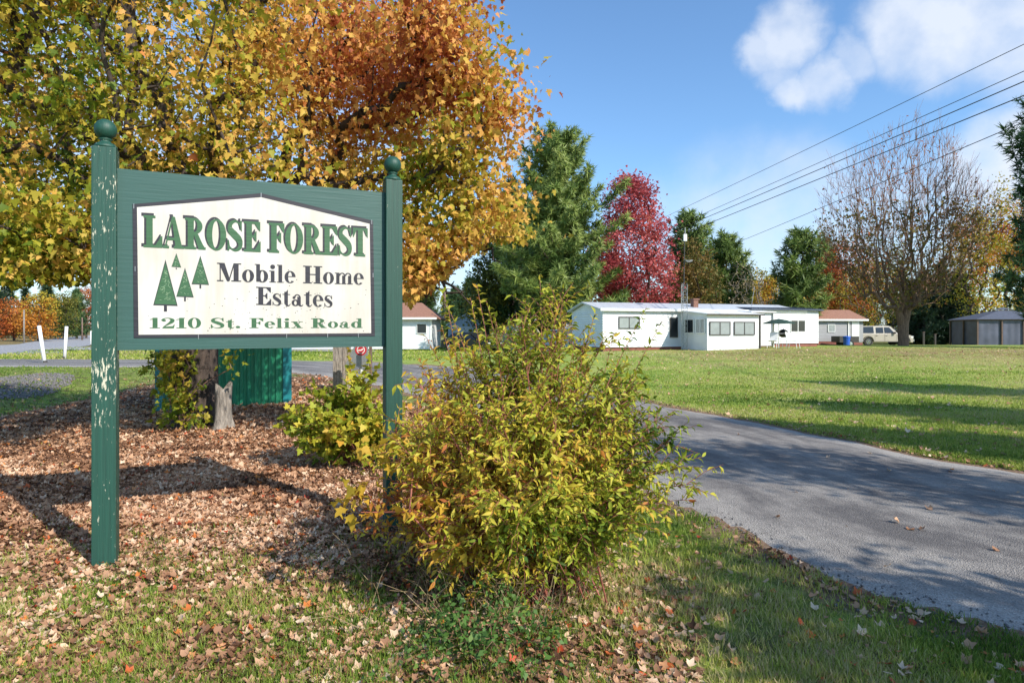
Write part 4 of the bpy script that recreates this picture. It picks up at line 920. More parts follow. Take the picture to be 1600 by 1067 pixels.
# -- conifers
def conifer(name, label, base, Ht, prof, mat, nlev, tuft, T=TUFT, slope=.15, curve=.35, per_m=4.5, bark='bark', tr=.25, start=.08, irregular=.25, group=None, cat='tree', vb=.45, lat=.35, droop=0):
    root = thing(name, label, cat, base, group); base = np.array(base, float)
    P0, P1, Ra, Rb = [], [], [], []; TP, TD = [], []
    nseg = 10; wob = rng.normal(0, .04, (nseg+1, 2)); wob[0] = 0
    tz = np.linspace(0, 1, nseg+1)
    for i in range(nseg):
        P0.append(base+[wob[i, 0], wob[i, 1], tz[i]*Ht]); P1.append(base+[wob[i+1, 0], wob[i+1, 1], tz[i+1]*Ht*.99]); Ra.append(tr*(1-tz[i])**.8+.01); Rb.append(tr*(1-tz[i+1])**.8+.008)
    for li in range(nlev):
        f = start+(1-start)*(li+rng.random()*.7)/nlev
        if f > .985: continue
        nb = rng.integers(4, 8); a0 = rng.random()*6.28
        Lb = np.interp(f, [p[0] for p in prof], [p[1] for p in prof])
        for j in range(nb):
            an = a0+j*6.283/nb+rng.normal(0, .25); L = Lb*rng.uniform(1-irregular*1.6, 1+irregular*.7)*(1+irregular*.9*(vnoise(np.array([[math.cos(an)*1.5+base[0], math.sin(an)*1.5, f*6]]))[0]-.5)*2)
            if L < .12: L = .12
            d = np.array([math.cos(an), math.sin(an), 0]); sl = slope+rng.normal(0, .08)+(f-.4)*.5
            npt = 5; pts = [base+[0, 0, f*Ht]+d*L*t+np.array([0, 0, L*(sl*t+curve*t*t-droop*math.sin(t*2.2)*.3)]) for t in np.linspace(0, 1, npt)]
            for q in range(npt-1): P0.append(pts[q]); P1.append(pts[q+1]); Ra.append(.02*L**.7*(1-q/npt)+.004); Rb.append(.02*L**.7*(1-(q+1)/npt)+.004)
            nt = max(3, int(L*per_m)); 
            for q in range(nt):
                t = .22+.78*(q+rng.random())/nt; p = base+[0, 0, f*Ht]+d*L*t+np.array([0, 0, L*(sl*t+curve*t*t-droop*math.sin(t*2.2)*.3)])
                sd = np.array([-d[1], d[0], 0]); wlat = lat*L*(1.05-t)*.8+tuft*.3
                for _ in range(2):
                    o_ = sd*rng.uniform(-1, 1)*wlat; TP.append(p+o_+[0, 0, rng.normal(.03, tuft*.25)]); TD.append(d+o_/max(wlat, .01)*.6+[0, 0, .45-droop])
    for q in range(10): TP.append(base+[0, 0, Ht*(1-.012*q)]); TD.append(np.array([rng.normal(0, .3), rng.normal(0, .3), 1]))
    V, l, s_, a_ = tubes(np.array(P0), np.array(P1), np.array(Ra), np.array(Rb), 5); np_mesh('trunk', V, l, s_, {}, M[bark], root, True)
    TP = np.array(TP); TD = np.array(TD)+rng.normal(0, .25, (len(TP), 3)); k = len(TP)
    v = np.clip(vb+(vnoise(TP, .7)-.5)*.7+rng.normal(0, .13, k), 0, 1)
    V, l, s_, kk = inst_arrays(T[0], T[1], TP, rots(TD, unit(k)), tuft*rng.uniform(.7, 1.3, k))
    np_mesh('crown', V, l, s_, dict(v=np.repeat(v, kk)), mat, root); print(name, 'tufts', k)
    return root
def at(px, d, dz=0):
    x = (px-800)/1000*d; return (x, d, float(hterr(x, d))+dz)
def ztop(py, d): return CAMZ+(515-py)/1000*d
D = 48; p = at(873, D)
conifer('pine_tree', 'tall broad green white pine standing behind the white mobile home', p, ztop(214, D)-p[2], [(0, 3.6), (.16, 4.9), (.30, 4.7), (.45, 4.2), (.6, 3.8), (.75, 3.3), (.87, 2.6), (.95, 1.7), (1, .3)], M['pine_light'], 31, .5, per_m=6.5, tr=.35, start=.13, irregular=.38, curve=.3, vb=.62)
D = 56; p = at(800, D)
conifer('pine_tree', 'dark pine close behind the left side of the tall white pine', p, ztop(285, D)-p[2], [(0, 2.9), (.3, 3.5), (.6, 2.6), (.85, 1.4), (1, .2)], M['pine'], 20, .6, per_m=3.6, tr=.3, start=.12, vb=.35)
D = 60; p = at(845, D)
conifer('pine_tree', 'dark narrow pine top showing between the tall white pine and the lamp pole', p, ztop(290, D)-p[2], [(0, 2.6), (.4, 2.8), (.8, 1.5), (1, .2)], M['pine'], 17, .6, per_m=3.4, tr=.3, vb=.3)
D = 55; p = at(985, D)
broadleaf('maple_tree', 'crimson red maple behind the roof of the white mobile home', p, 2.5, (p[0]-.1, D, 8.1), (3.7, 3.4, 7.6), M['red'], .21, 380, 56, .42, .25, .5, .3, T=MAPLE, zmin=lambda q: 3.2, noise=.28, shell=.3, cond=lambda q: np.abs(q[:, 0]-p[0]+.1) < np.interp(q[:, 2], [3, 6, 9, 12, 15.8], [4.1, 3.9, 3.0, 2.2, .7]))
D = 62; p = at(1075, D)
conifer('pine_tree', 'green pine between the crimson maple and the bronze tree', p, ztop(335, D)-p[2], [(0, 2.6), (.4, 3.0), (.8, 2.0), (1, .4)], M['pine_light'], 18, .6, per_m=4.2, tr=.25, vb=.4)
D = 58; p = at(1083, D)
broadleaf('oak_tree', 'low bronze and olive leaved tree beside the radio mast', p, 1.8, (p[0], D, 5.2), (2.3, 2.0, 3.9), M['bronze'], .24, 190, 36, .35, .16, .5, .3, zmin=1.6)
D = 65; p = at(1135, D)
conifer('pine_tree', 'pine with a rounded top above the chimney', p, ztop(378, D)-p[2], [(0, 2.8), (.35, 3.2), (.7, 2.6), (.9, 1.7), (1, .5)], M['pine_light'], 17, .6, per_m=4.2, tr=.25, vb=.4)
D = 60; p = at(1168, D)
broadleaf('bare_tree', 'small nearly bare tan tree behind the mobile home roof', p, 1.5, (p[0], D, 4.6), (2.1, 1.8, 3.1), M['straw'], .15, 330, 3, .3, .14, .6, .3, bark='bark_grey', zmin=1.8, up_pen=1.2)
for i, (px, top) in enumerate([(1198, 438), (1208, 428), (1222, 436), (1233, 446)]):
    D = 88+i*2; p = at(px, D)
    conifer('spruce_tree', ['slim dark spruce, leftmost of four beyond the mobile home roof', 'tallest of the four slim spruces beyond the mobile home roof', 'slim spruce, third of four beyond the mobile home roof', 'shortest slim spruce right of the four, next to the round pine'][i], p, ztop(top, D)-p[2], [(0, 1.1), (.3, 1.0), (.7, .5), (1, .05)], M['spruce'], 16, .5, T=SPRUCE, per_m=4, tr=.12, slope=-.1, curve=.1, group='slim spruces beyond the roof')
D = 60; p = at(1253, D)
conifer('pine_tree', 'bushy green pine left of the orange maple above the brown shed roof', p, ztop(366, D)-p[2], [(0, 2.5), (.35, 2.7), (.7, 2.1), (.9, 1.4), (1, .5)], M['pine_light'], 17, .6, per_m=3.8, tr=.22, vb=.4)
D = 72; p = at(1308, D)
broadleaf('maple_tree', 'orange red maple behind the grey house', p, 2, (p[0], D, 6.6), (3.1, 2.4, 5.2), M['orange'], .28, 230, 36, .4, .18, .42, .45, zmin=2.4, noise=.35)
D = 76; p = at(1290, D)
conifer('pine_tree', 'dark pine half hidden behind the orange red maple', p, ztop(372, D)-p[2], [(0, 2.4), (.4, 2.5), (.8, 1.4), (1, .3)], M['pine'], 14, .65, per_m=3, tr=.22, vb=.3)
D = 66; p = at(1362, D)
broadleaf('bare_tree', 'thin grey and straw coloured small tree behind the beige pickup', p, 1.6, (p[0], D, 4.8), (3.6, 2.2, 4.2), M['yellow'], .17, 480, 11, .35, .14, .5, .3, bark='bark_grey', zmin=1.6, up_pen=1.0)
# -- the big bare maple on the lawn
D = 44; p = at(1411, D)
bt = thing('bare_tree', 'large almost leafless maple with many upright limbs beside the beige pickup', 'tree', p)
def fan(q):
    h = q[:, 2]; r = np.hypot(q[:, 0]-p[0], q[:, 1]-D); return r < np.interp(h, [2.5, 5, 8, 12, 17], [1.6, 3.8, 5.3, 5.2, 2.8])
tg = ell_targets((p[0]+.2, D, 8.9), (5.8, 4.6, 6.3), 1500, .25, 2.8, noise=.15, cond=fan)
VZ = .42; tq = tg*[1, 1, VZ]; S = skeleton((p[0], p[1], p[2]*VZ), 1.4*VZ, tq, .6, .035, trunk_r=.34, tip_r=.008, trunk_n=4, start=3, powr=.56); S[0][:, 2] /= VZ
# fine twigs, upright
nt = 3; a = np.repeat(tg, nt, 0); d = (a-[p[0], D, 4]); d /= np.linalg.norm(d, axis=1, keepdims=True); d = d*.7+rng.normal(0, .35, d.shape)+[0, 0, .6]; e_ = a+d*rng.uniform(.3, .75, (len(a), 1))
skel_mesh('trunk', S, M['bark_warm'], bt, 0)
V, l, s_, a_ = tubes(a, e_, np.full(len(a), .011), np.full(len(a), .006), 3); np_mesh('twigs', V, l, s_, {}, M['twig'], bt)
lowt = tg[(tg[:, 2] < 10) & (rng.random(len(tg)) < .42)]
leaf_cloud('crown', lowt, 10, .35, .20, MAPLE, M['bronze'], lambda q, c: .55+(vnoise(q, .5)-.5)*.9, bt)
hi = tg[(rng.random(len(tg)) < .30)]
leaf_cloud('sparse_leaves', hi, 2, .4, .15, MAPLE, M['orange'], lambda q, c: .3+(vnoise(q, .5)-.5)*.5, bt)
# -- right side
for i, (px, top, D) in enumerate([(1445, 425, 64), (1470, 410, 66), (1497, 425, 63), (1425, 440, 68)]):
    p = at(px, D)
    conifer('spruce_tree', ['dark spruce, second from the left of four behind the big bare maple', 'tallest dark spruce of the four between the bare maple and the gazebo', 'dark spruce nearest the left corner of the gazebo', 'dark spruce directly behind the trunk of the big bare maple'][i], p, ztop(top, D)-p[2], [(0, 2.2), (.3, 1.9), (.7, 1.0), (1, .1)], M['spruce'], 17, .55, T=SPRUCE, per_m=4, tr=.18, slope=-.15, curve=.1, droop=.2, group='dark spruces behind the bare maple')
for i, (px, cy, rx, rz, D, m_, vb_, lab) in enumerate([(1545, 405, 55, 100, 60, 'yellow', .68, 'yellow green maple rising above the gazebo'), (1512, 400, 38, 75, 70, 'orange', .75, 'thin orange tree behind the left corner of the gazebo'), (1578, 380, 30, 60, 74, 'orange', .6, 'orange tree top between the yellow maple and the dark pine at the edge')]):
    p = at(px, D); rx, rz = rx*D/1000, rz*D/1000; zc = ztop(cy, D)
    broadleaf('maple_tree', lab, p, 2, (p[0], D, zc), (rx, rx*.9, rz), M[m_], .25, 190, 34, .42, .18, vb_, .4, zmin=1.8, noise=.35, dens=.85)
D = 38; p = at(1640, D)
conifer('pine_tree', 'dark pine reaching in at the right edge of the picture', p, ztop(150, D)-p[2], [(0, 1.8), (.2, 2.2), (.5, 2.2), (.75, 2.3), (.9, 1.7), (1, .3)], M['pine'], 24, .5, per_m=4.2, tr=.3, start=.1, vb=.32)
# -- left side beyond the road
specs = [(1180, 455, 30, 34, 74, 'yellow', .8, 'small tan and gold tree behind the chimney end of the roof'), (1118, 450, 34, 40, 80, 'olive', .75, 'low olive tree between the bronze tree and the rounded pine'), (1345, 445, 36, 60, 84, 'orange', .55, 'rust coloured tree behind the straw coloured small tree'), (1395, 440, 34, 62, 88, 'olive', .8, 'olive tree far behind the trunk of the big bare maple'), (1290, 450, 30, 46, 92, 'yellow', .6, 'yellow tree low behind the bushy green pine'), (60, 500, 26, 42, 82, 'yellow', .95, 'orange yellow maple beyond the road, behind the white pole'), (22, 500, 26, 36, 86, 'orange', .5, 'orange red tree at the far left edge beyond the road'), (135, 480, 22, 36, 112, 'orange', .45, 'rusty orange tree far along the road'), (100, 490, 20, 40, 96, 'olive', .7, 'olive green tree between two orange ones beyond the road'), (655, 452, 30, 56, 66, 'olive', .5, 'olive tree behind the brown roof of the white house'), (762, 460, 34, 60, 54, 'olive', .75, 'yellowing olive tree left of the lamp pole'), (610, 430, 34, 60, 72, 'orange', .4, 'rusty tree half hidden behind the right sign post')]
for (px, cy, rx, rz, D, m_, vb_, lab) in specs:
    p = at(px, D); rx, rz = rx*D/1000, rz*D/1000; zc = ztop(cy, D)
    broadleaf('maple_tree' if m_ != 'olive' else 'broadleaf_tree', lab, p, max(.8, zc-rz-p[2]+.6), (p[0], D, zc), (rx, rx*.9, rz), M[m_], .27, 140, 30, .38, .16, vb_, .35, zmin=.7, noise=.3, shell=.2)
for (px, top, D, lab) in [(120, 455, 104, 'green pine between the orange trees beyond the road'), (668, 432, 80, 'pointed green pine behind the white house'), (712, 452, 84, 'small pointed pine right of the thin distant pole'), (735, 440, 70, 'dark pine above the pale blue garage')]:
    p = at(px, D); Ht = ztop(top, D)-p[2]
    conifer('pine_tree', lab, p, Ht, [(0, 2.2), (.35, 2.0), (.7, 1.2), (1, .1)], M['pine'], 14, .6, per_m=3.2, tr=.18, vb=.4)
# -- distant wood that reads as one mass
parts = []; tp = []
nT = 430
px = rng.uniform(-700, 2300, nT); dd = rng.uniform(100, 170, nT); xs = (px-800)/1000*dd; kind = rng.random(nT)
ok = ~((px > 150) & (px < 330) & (kind > 2)); 
for i in range(nT):
    h_ = rng.uniform(7, 11.5)*(1 if px[i] < 1000 or px[i] > 1280 else .85); r_ = rng.uniform(1.6, 3.0); n_ = 190
    if in_poly(np.array([xs[i]]), np.array([dd[i]]), ROAD)[0]: continue
    z0 = float(hterr(xs[i], dd[i])); f = rng.random(n_)**.8
    rr = r_*(1-f)**.8 if kind[i] < .55 else r_*np.sqrt(np.clip(1-(2*f-1)**2, .05, 1))
    an = rng.random(n_)*6.283; q = np.sqrt(rng.random(n_))
    tp.append(np.column_stack([xs[i]+np.cos(an)*rr*q, dd[i]+np.sin(an)*rr*q, z0+.4+f*h_, np.full(n_, kind[i])]))
tp = np.vstack(tp); k = len(tp); con = tp[:, 3] < .55
for msk, T_, sz, mt in ((con, SPRUCE, 1.0, 'spruce'), (~con, SMALL, .75, 'autumn')):
    q = tp[msk]; kk_ = len(q)
    v = np.clip(.35+(vnoise(q[:, :3], .3)-.5)*.6+rng.normal(0, .1, kk_)+(0 if mt == 'spruce' else (q[:, 3]-.7)*1.1), 0, 1)
    V, l, s_, kk = inst_arrays(T_[0], T_[1], q[:, :3], rots(unit(kk_)+[0, 0, .4], unit(kk_)), sz*rng.uniform(.7, 1.4, kk_))
    o = np_mesh('distant_wood', V, l, s_, dict(v=np.repeat(v, kk)), M[mt]); tag(o, 'far wood of %s along the horizon' % ('dark evergreens' if mt == 'spruce' else 'autumn coloured trees'), 'wood', kind='stuff')
# -- trees beside the camera, off to the right: they throw the long shadows on the driveway and lawn
def sh(pp, s_): return (pp*.67+s_*.74, pp*.74-s_*.67)
for (pp, s_, Ht, rr, lab) in [(11.0, 5, 7.0, 1.3, 'pine beside the driveway right of the viewer, shortest of three'), (14.9, 6, 7.4, 2.0, 'pine right of the lawn, middle one of three'), (20.6, 10, 12.0, 2.2, 'pine right of the lawn, farthest of three')]:
    x, y = sh(pp, s_)
    conifer('pine_tree', lab, (x, y, float(hterr(x, y))), Ht, [(0, rr), (.4, rr), (.8, rr*.6), (1, .1)], M['pine'], 22, .42, per_m=7, tr=.14, start=.25, vb=.4)
for (pp, s_, zc, rr, rz, lab) in [(7.7, 6, 5.2, 1.2, 2.9, 'leafy tree beside the driveway right of the viewer'), (4.05, 4.7, 3.3, 1.05, 1.9, 'small leafy tree behind the viewer at the verge')]:
    x, y = sh(pp, s_); z = float(hterr(x, y))
    broadleaf('broadleaf_tree', lab, (x, y, z), 1.6, (x, y, z+zc), (rr, rr, rz), M['olive'], .16, 150, 34, .22, .1, .5, .3, shell=.1, dens=.9)
# ------------------------------------------------------------------ buildings
def local(O, ang):
    """returns f(a,b,z): a along the front, b out towards the viewer"""
    u = (math.cos(ang), math.sin(ang)); n = (math.sin(ang), -math.cos(ang))
    return lambda a, b_, z: Vector((O[0]+u[0]*a+n[0]*b_, O[1]+u[1]*a+n[1]*b_, z))
def wallbox(f, a0, a1, b0, b1, z0, z1, mb):
    vs = [f(a, b_, z) for a in (a0, a1) for b_ in (b0, b1) for z in (z0, z1)]
    mb.add(vs, [(0, 1, 3, 2), (4, 6, 7, 5), (0, 4, 5, 1), (2, 3, 7, 6), (0, 2, 6, 4), (1, 5, 7, 3)])
def window(f, a0, a1, z0, z1, bface, parent, fm='white', panes=2, glass='glass', side=False, t=.05):
    bface = bface-.03 if side else bface+.03
    """window on a face at depth bface (or, side=True, on a side face: a and b swapped)"""
    g = (lambda a, b_, z: f(b_, a, z)) if side else f
    sg = -1 if side else 1
    m = MB()
    for (p0, p1, q0, q1) in [(a0-t, a1+t, z1, z1+t), (a0-t, a1+t, z0-t, z0), (a0-t, a0, z0, z1), (a1, a1+t, z0, z1)]:
        wallbox(g, p0, p1, bface-.01*sg, bface+.035*sg, q0, q1, m)
    for i in range(1, panes):
        c = a0+(a1-a0)*i/panes; wallbox(g, c-.025, c+.025, bface-.01*sg, bface+.03*sg, z0, z1, m)
    w = m.build('window', M[fm], parent)
    m = MB(); wallbox(g, a0, a1, bface-.01*sg, bface+.012*sg, z0, z1, m); m.build('pane', M[glass], w)
    return w
def laps(f, a0, a1, b_, z0, z1, m, pitch=.15, lip=.028):
    z = z0
    while z < z1-.02:
        zt = min(z+pitch, z1); m.add([f(a0, b_, z), f(a1, b_, z), f(a1, b_+lip, z), f(a0, b_+lip, z), f(a1, b_+.004, zt), f(a0, b_+.004, zt)], [(0, 1, 2, 3), (3, 2, 4, 5), (0, 3, 5), (1, 4, 2)]); z = zt
HO = (5.25, 37.0); HA = math.atan2(.324, .946); f = local(HO, HA)
home = thing('mobile_home', 'long white mobile home with a pale metal roof across the lawn', 'house', (HO[0], HO[1], .3))
m = MB(); W = 4.3; L1 = 12.0
wallbox(f, 0, L1, -W, 0, .60, 2.74, m)
m.add([f(0.001, 0, 2.74), f(0.001, -W, 2.74), f(0.001, -W*.55, 3.2)], [(0, 1, 2)])
laps(f, 0, 5.3, 0, .60, 2.70, m); laps(f, 8.85, L1, 0, .60, 2.70, m); laps(lambda a, b_, z: f(-b_, -a, z), 0, W, 0, .60, 2.70, m)
m.build('wall', M['white_siding'], home)
m = MB(); wallbox(f, .05, L1-.05, -W+.05, -.05, -.2, .60, m); m.build('skirting', M['skirt'], home)
m = MB(); oh = .22
for (bA, zA, bB, zB) in [(oh, 2.74, -W*.55, 3.24), (-W-oh, 2.74, -W*.55, 3.24)]:
    m.add([f(a, b_, z+dz) for a in (-.25, L1+2.6 if True else L1) for (b_, z) in ((bA, zA), (bB, zB)) for dz in (0, .07)], [(0, 1, 3, 2), (4, 6, 7, 5), (0, 4, 5, 1), (2, 3, 7, 6), (0, 2, 6, 4), (1, 5, 7, 3)])
rf = m.build('roof', M['metal_roof'], home)
m = MB(); wallbox(f, -.26, 14.6, oh+.002, oh+.03, 2.70, 2.85, m); m.build('fascia', M['white'], rf)
for a in (7.6,): 
    m = MB(); c = f(6.9, -1.0, 2.9); m.box(c+Vector((0, 0, .22)), (.34, .34, .75), rz=HA); m.box(c+Vector((0, 0, .62)), (.44, .44, .09), rz=HA, bev=.01); m.build('chimney', M['brick'], rf)
window(f, 1.05, 2.35, 1.72, 2.32, 0, home, 'frame_dark', 2, 'glass_pale'); window(f, 4.5, 4.95, 1.2, 2.3, 0, home, 'frame_dark', 1, 'glass')
# porch extension
m = MB(); pr = .0
p0, p1, q1 = 5.3, 8.85, 2.52
vs = [f(p0, 0, -.1), f(p1, 0, -.1), f(p1, q1, .1), f(p0, q1, .0), f(p0, 0, 2.72), f(p1, 0, 2.72), f(p1, q1, 2.46), f(p0, q1, 2.46)]
m.add(vs, [(0, 3, 7, 4), (3, 2, 6, 7), (2, 1, 5, 6), (0, 1, 2, 3), (4, 7, 6, 5), (0, 4, 5, 1)])
porch = m.build('porch', M['panel_white'], home)
m = MB(); vs = [f(a, b_, z+dz) for a in (p0-.15, p1+.25) for (b_, z) in ((0.02, 2.74), (q1+.2, 2.47)) for dz in (0, .06)]
m.add(vs, [(0, 1, 3, 2), (4, 6, 7, 5), (0, 4, 5, 1), (2, 3, 7, 6), (0, 2, 6, 4), (1, 5, 7, 3)]); m.build('porch_roof', M['white'], porch)
m = MB(); wallbox(f, p0-.16, p1+.26, q1+.2, q1+.225, 2.44, 2.52, m); m.build('gutter', M['frame_dark'], porch)
window(f, p0+.18, p0+1.5, 1.35, 2.03, q1, porch, 'frame_dark', 2, 'glass_pale'); window(f, p0+1.85, p0+3.2, 1.35, 2.03, q1, porch, 'frame_dark', 2, 'glass_pale')
window(f, .45, 1.25, 1.45, 2.2, p0, porch, 'white', 1, 'glass', True); window(f, 1.55, 2.3, 1.45, 2.2, p0, porch, 'white', 2, 'glass_pale', True)
m = MB(); wallbox(f, p1+.03, p1+.12, q1-.02, q1+.06, 0, 2.5, m); m.build('downpipe', M['frame_dark'], porch)
m = MB(); vs = [f(a, b_, z+dz) for a in (p1+.26, p1+2.1) for (b_, z) in ((.0, 2.78), (1.6, 2.66)) for dz in (0, .05)]
m.add(vs, [(0, 1, 3, 2), (4, 6, 7, 5), (0, 4, 5, 1), (2, 3, 7, 6), (0, 2, 6, 4), (1, 5, 7, 3)]); aw = m.build('awning', M['white'], home)
m = MB(); wallbox(f, p1+1.95, p1+2.02, 1.45, 1.52, .2, 2.66, m); m.build('awning_post', M['white'], aw)
# right section
R0, R1 = 12.0, 15.6
m = MB(); wallbox(f, R0, R1, -W-.8, .15, .74, 2.82, m); laps(f, R0, R1, .15, .74, 2.80, m); m.build('end_wall', M['white_siding'], home)
m = MB(); wallbox(f, R0+.03, R1-.04, -W-.7, .1, -.1, .74, m); m.build('skirting', M['skirt'], home)
m = MB(); vs = [f(a, b_, z+dz) for a in (R0-1.9, R1+.2) for (b_, z) in ((.4, 2.84), (-W-1, 3.30)) for dz in (0, .09)]
m.add(vs, [(0, 1, 3, 2), (4, 6, 7, 5), (0, 4, 5, 1), (2, 3, 7, 6), (0, 2, 6, 4), (1, 5, 7, 3)])
for i in range(34):
    a = R0-1.85+i*.165
    vs = [f(a+da, b_, z+.085+dz) for da in (0, .05) for (b_, z) in ((.41, 2.84), (-W-1, 3.30)) for dz in (0, .035)]
    m.add(vs, [(0, 1, 3, 2), (4, 6, 7, 5), (0, 4, 5, 1), (2, 3, 7, 6), (0, 2, 6, 4), (1, 5, 7, 3)])
m.build('dark_roof', M['dark_metal_roof'], home)
window(f, 13.35, 14.45, 1.5, 2.2, .15, home, 'white', 2, 'glass')
# mast
mx = f(4.95, .75, 0); mz0 = .3
mast = thing('radio_mast', 'tall lattice radio mast with a pole and white box against the white mobile home', 'mast', (mx.x, mx.y, mz0))
m = MB(); w = .17; leg = [(-w, -w*.6), (w, -w*.6), (0, w)]
for (a, b_) in leg: m.tube((mx.x+a, mx.y+b_, mz0-.1), (mx.x+a, mx.y+b_, mz0+4.0), .018, n=6)
z = mz0; k = 0
while z < mz0+3.8:
    for i in range(3):
        a, b_ = leg[i], leg[(i+1) % 3]
        if k % 2: a, b_ = b_, a
        m.tube((mx.x+a[0], mx.y+a[1], z), (mx.x+b_[0], mx.y+b_[1], z+.34), .009, n=4); m.tube((mx.x+a[0], mx.y+a[1], z), (mx.x+b_[0], mx.y+b_[1], z), .008, n=4)
    z += .34; k += 1
m.build('lattice', M['galv'], mast)
m = MB(); m.tube((mx.x, mx.y, mz0+3.6), (mx.x+.05, mx.y, mz0+7.2), .03, n=8); m.build('pole', M['frame_dark'], mast)
m = MB(); m.box((mx.x+.06, mx.y-.05, mz0+6.75), (.2, .14, .42), bev=.02); m.tube((mx.x+.06, mx.y-.05, mz0+7), (mx.x+.06, mx.y-.05, mz0+7.35), .012, n=5); m.build('radio_box', M['white'], mast)
m = MB(); c = Vector((mx.x+.28, mx.y-.1, mz0+5.3)); m.lathe(c, [(.02, 0), (.12, .02), (.2, .06), (.24, .12), (.2, .075), (.02, .02)], 16); m.tube((mx.x, mx.y, mz0+5.3), c, .012, n=5); m.build('dish', M['galv'], mast)
# roof aerial
a0 = f(11.6, -1.5, 2.95); ae = thing('roof_aerial', 'thin aerial standing on the roof near the dark roofed end', 'aerial', tuple(a0))
m = MB(); m.tube(a0, a0+Vector((.25, 0, 1.5)), .018, n=5)
for i in range(6): m.tube(a0+Vector((.1+.02*i, -.25+.02*i, 1.05+i*.07)), a0+Vector((.3-.01*i, .25, 1.05+i*.07)), .008, n=4)
m.build('aerial_rod', M['galv'], ae)
# patio things
c = f(10.6, 2.2, 0); gz0 = float(hterr(c.x, c.y))
um = thing('patio_umbrella', 'dark green flat patio umbrella beside the white porch', 'umbrella', (c.x, c.y, gz0))
m = MB(); m.tube((c.x, c.y, gz0), (c.x, c.y, gz0+1.75), .025, n=8); m.build('pole', M['white'], um)
m = MB(); m.lathe((c.x, c.y, gz0+1.45), [(1.0, 0), (.99, .03), (.5, .2), (.03, .3)], 8); m.build('canopy', M['green_fabric'], um)
c2 = f(10.9, 3.0, 0); z2 = float(hterr(c2.x, c2.y))
def chair(c, z, ang, label):
    t = thing('garden_chair', label, 'chair', (c.x, c.y, z), 'white garden chairs by the porch'); g = local((c.x, c.y), ang)
    m = MB(); 
    m.add([g(-.24, -.2, z+.4), g(.24, -.2, z+.4), g(.22, .26, z+.44), g(-.22, .26, z+.44), g(-.24, -.2, z+.43), g(.24, -.2, z+.43), g(.22, .26, z+.47), g(-.22, .26, z+.47)], [(0, 1, 2, 3), (4, 5, 6, 7), (0, 1, 5, 4), (1, 2, 6, 5), (2, 3, 7, 6), (3, 0, 4, 7)]); m.build('seat', M['white'], t)
    m = MB(); m.add([g(-.24, -.2, z+.42), g(.24, -.2, z+.42), g(.22, -.36, z+.95), g(-.22, -.36, z+.95), g(-.24, -.225, z+.42), g(.24, -.225, z+.42), g(.22, -.385, z+.95), g(-.22, -.385, z+.95)], [(0, 1, 2, 3), (4, 5, 6, 7), (0, 1, 5, 4), (1, 2, 6, 5), (2, 3, 7, 6), (3, 0, 4, 7)]); m.build('backrest', M['white'], t)
    for (a, b_) in [(-.26, -.24), (.26, -.24), (-.26, .26), (.26, .26)]:
        m = MB(); m.path([g(a, b_*1.25, z), g(a, b_, z+.42)], .016); 
        if b_ > 0: m.path([g(a, b_, z+.42), g(a, b_-.02, z+.64), g(a, -.28, z+.66)], .014)
        m.build('leg', M['white'], t)
chair(c2, z2, HA+.5, 'white garden chair nearest the kettle barbecue'); c3 = f(9.9, 2.5, 0); chair(c3, float(hterr(c3.x, c3.y)), HA-.9, 'white garden chair close to the porch corner')
c4 = f(11.2, 1.9, 0); z4 = float(hterr(c4.x, c4.y)); kb = thing('kettle_barbecue', 'black kettle barbecue behind the white garden chair', 'barbecue', (c4.x, c4.y, z4))
m = MB(); m.lathe((c4.x, c4.y, z4+.62), [(.03, 0), (.2, .05), (.28, .16), (.3, .24)], 18); m.build('bowl', M['black_paint'], kb, True)
m = MB(); m.lathe((c4.x, c4.y, z4+.87), [(.3, 0), (.27, .12), (.17, .21), (.03, .25), (.03, .29)], 18); m.build('lid', M['black_paint'], kb, True)
for k in range(3):
    m = MB(); t = k*2.09; m.tube((c4.x+.3*math.cos(t), c4.y+.3*math.sin(t), z4), (c4.x+.12*math.cos(t), c4.y+.12*math.sin(t), z4+.68), .013, n=6); m.build('leg', M['galv'], kb)

def house(name, label, cat, O, ang, Lx, Wy, z0, z1, roofh, wall, roof, over=.35, hip=0, skirt=None, group=None):
    g = local(O, ang); t = thing(name, label, cat, (O[0], O[1], float(hterr(*O))), group)
    m = MB(); wallbox(g, 0, Lx, -Wy, 0, z0, z1, m)
    if not hip:
        for a in (0, Lx): m.add([g(a, 0, z1), g(a, -Wy, z1), g(a, -Wy/2, z1+roofh*.93)], [(0, 1, 2)])
    m.build('wall', M[wall], t)
    if skirt: m = MB(); wallbox(g, .03, Lx-.03, -Wy+.03, -.03, z0-.7, z0, m); m.build('skirting', M[skirt], t)
    m = MB(); e = over; th = .1
    lo = [g(-e, e, z1-.05), g(Lx+e, e, z1-.05), g(Lx+e, -Wy-e, z1-.05), g(-e, -Wy-e, z1-.05)]; r0, r1 = g(hip-e*(not hip), -Wy/2, z1+roofh), g(Lx-hip+e*(not hip), -Wy/2, z1+roofh)
    up = [v+Vector((0, 0, th)) for v in lo]+[r0+Vector((0, 0, th)), r1+Vector((0, 0, th))]; vs = lo+[r0, r1]+up
    fs = [(6, 7, 11, 10), (8, 9, 10, 11), (9, 6, 10), (7, 8, 11), (0, 1, 5, 4), (2, 3, 4, 5), (3, 0, 4), (1, 2, 5), (0, 1, 7, 6), (1, 2, 8, 7), (2, 3, 9, 8), (3, 0, 6, 9)]
    m.add(vs, fs); r_ = m.build('roof', M[roof], t)
    m = MB(); wallbox(g, -e-.02, Lx+e+.02, e+.005, e+.03, z1-.09, z1+.07, m); m.build('fascia', M['white'], r_)
    return t, g
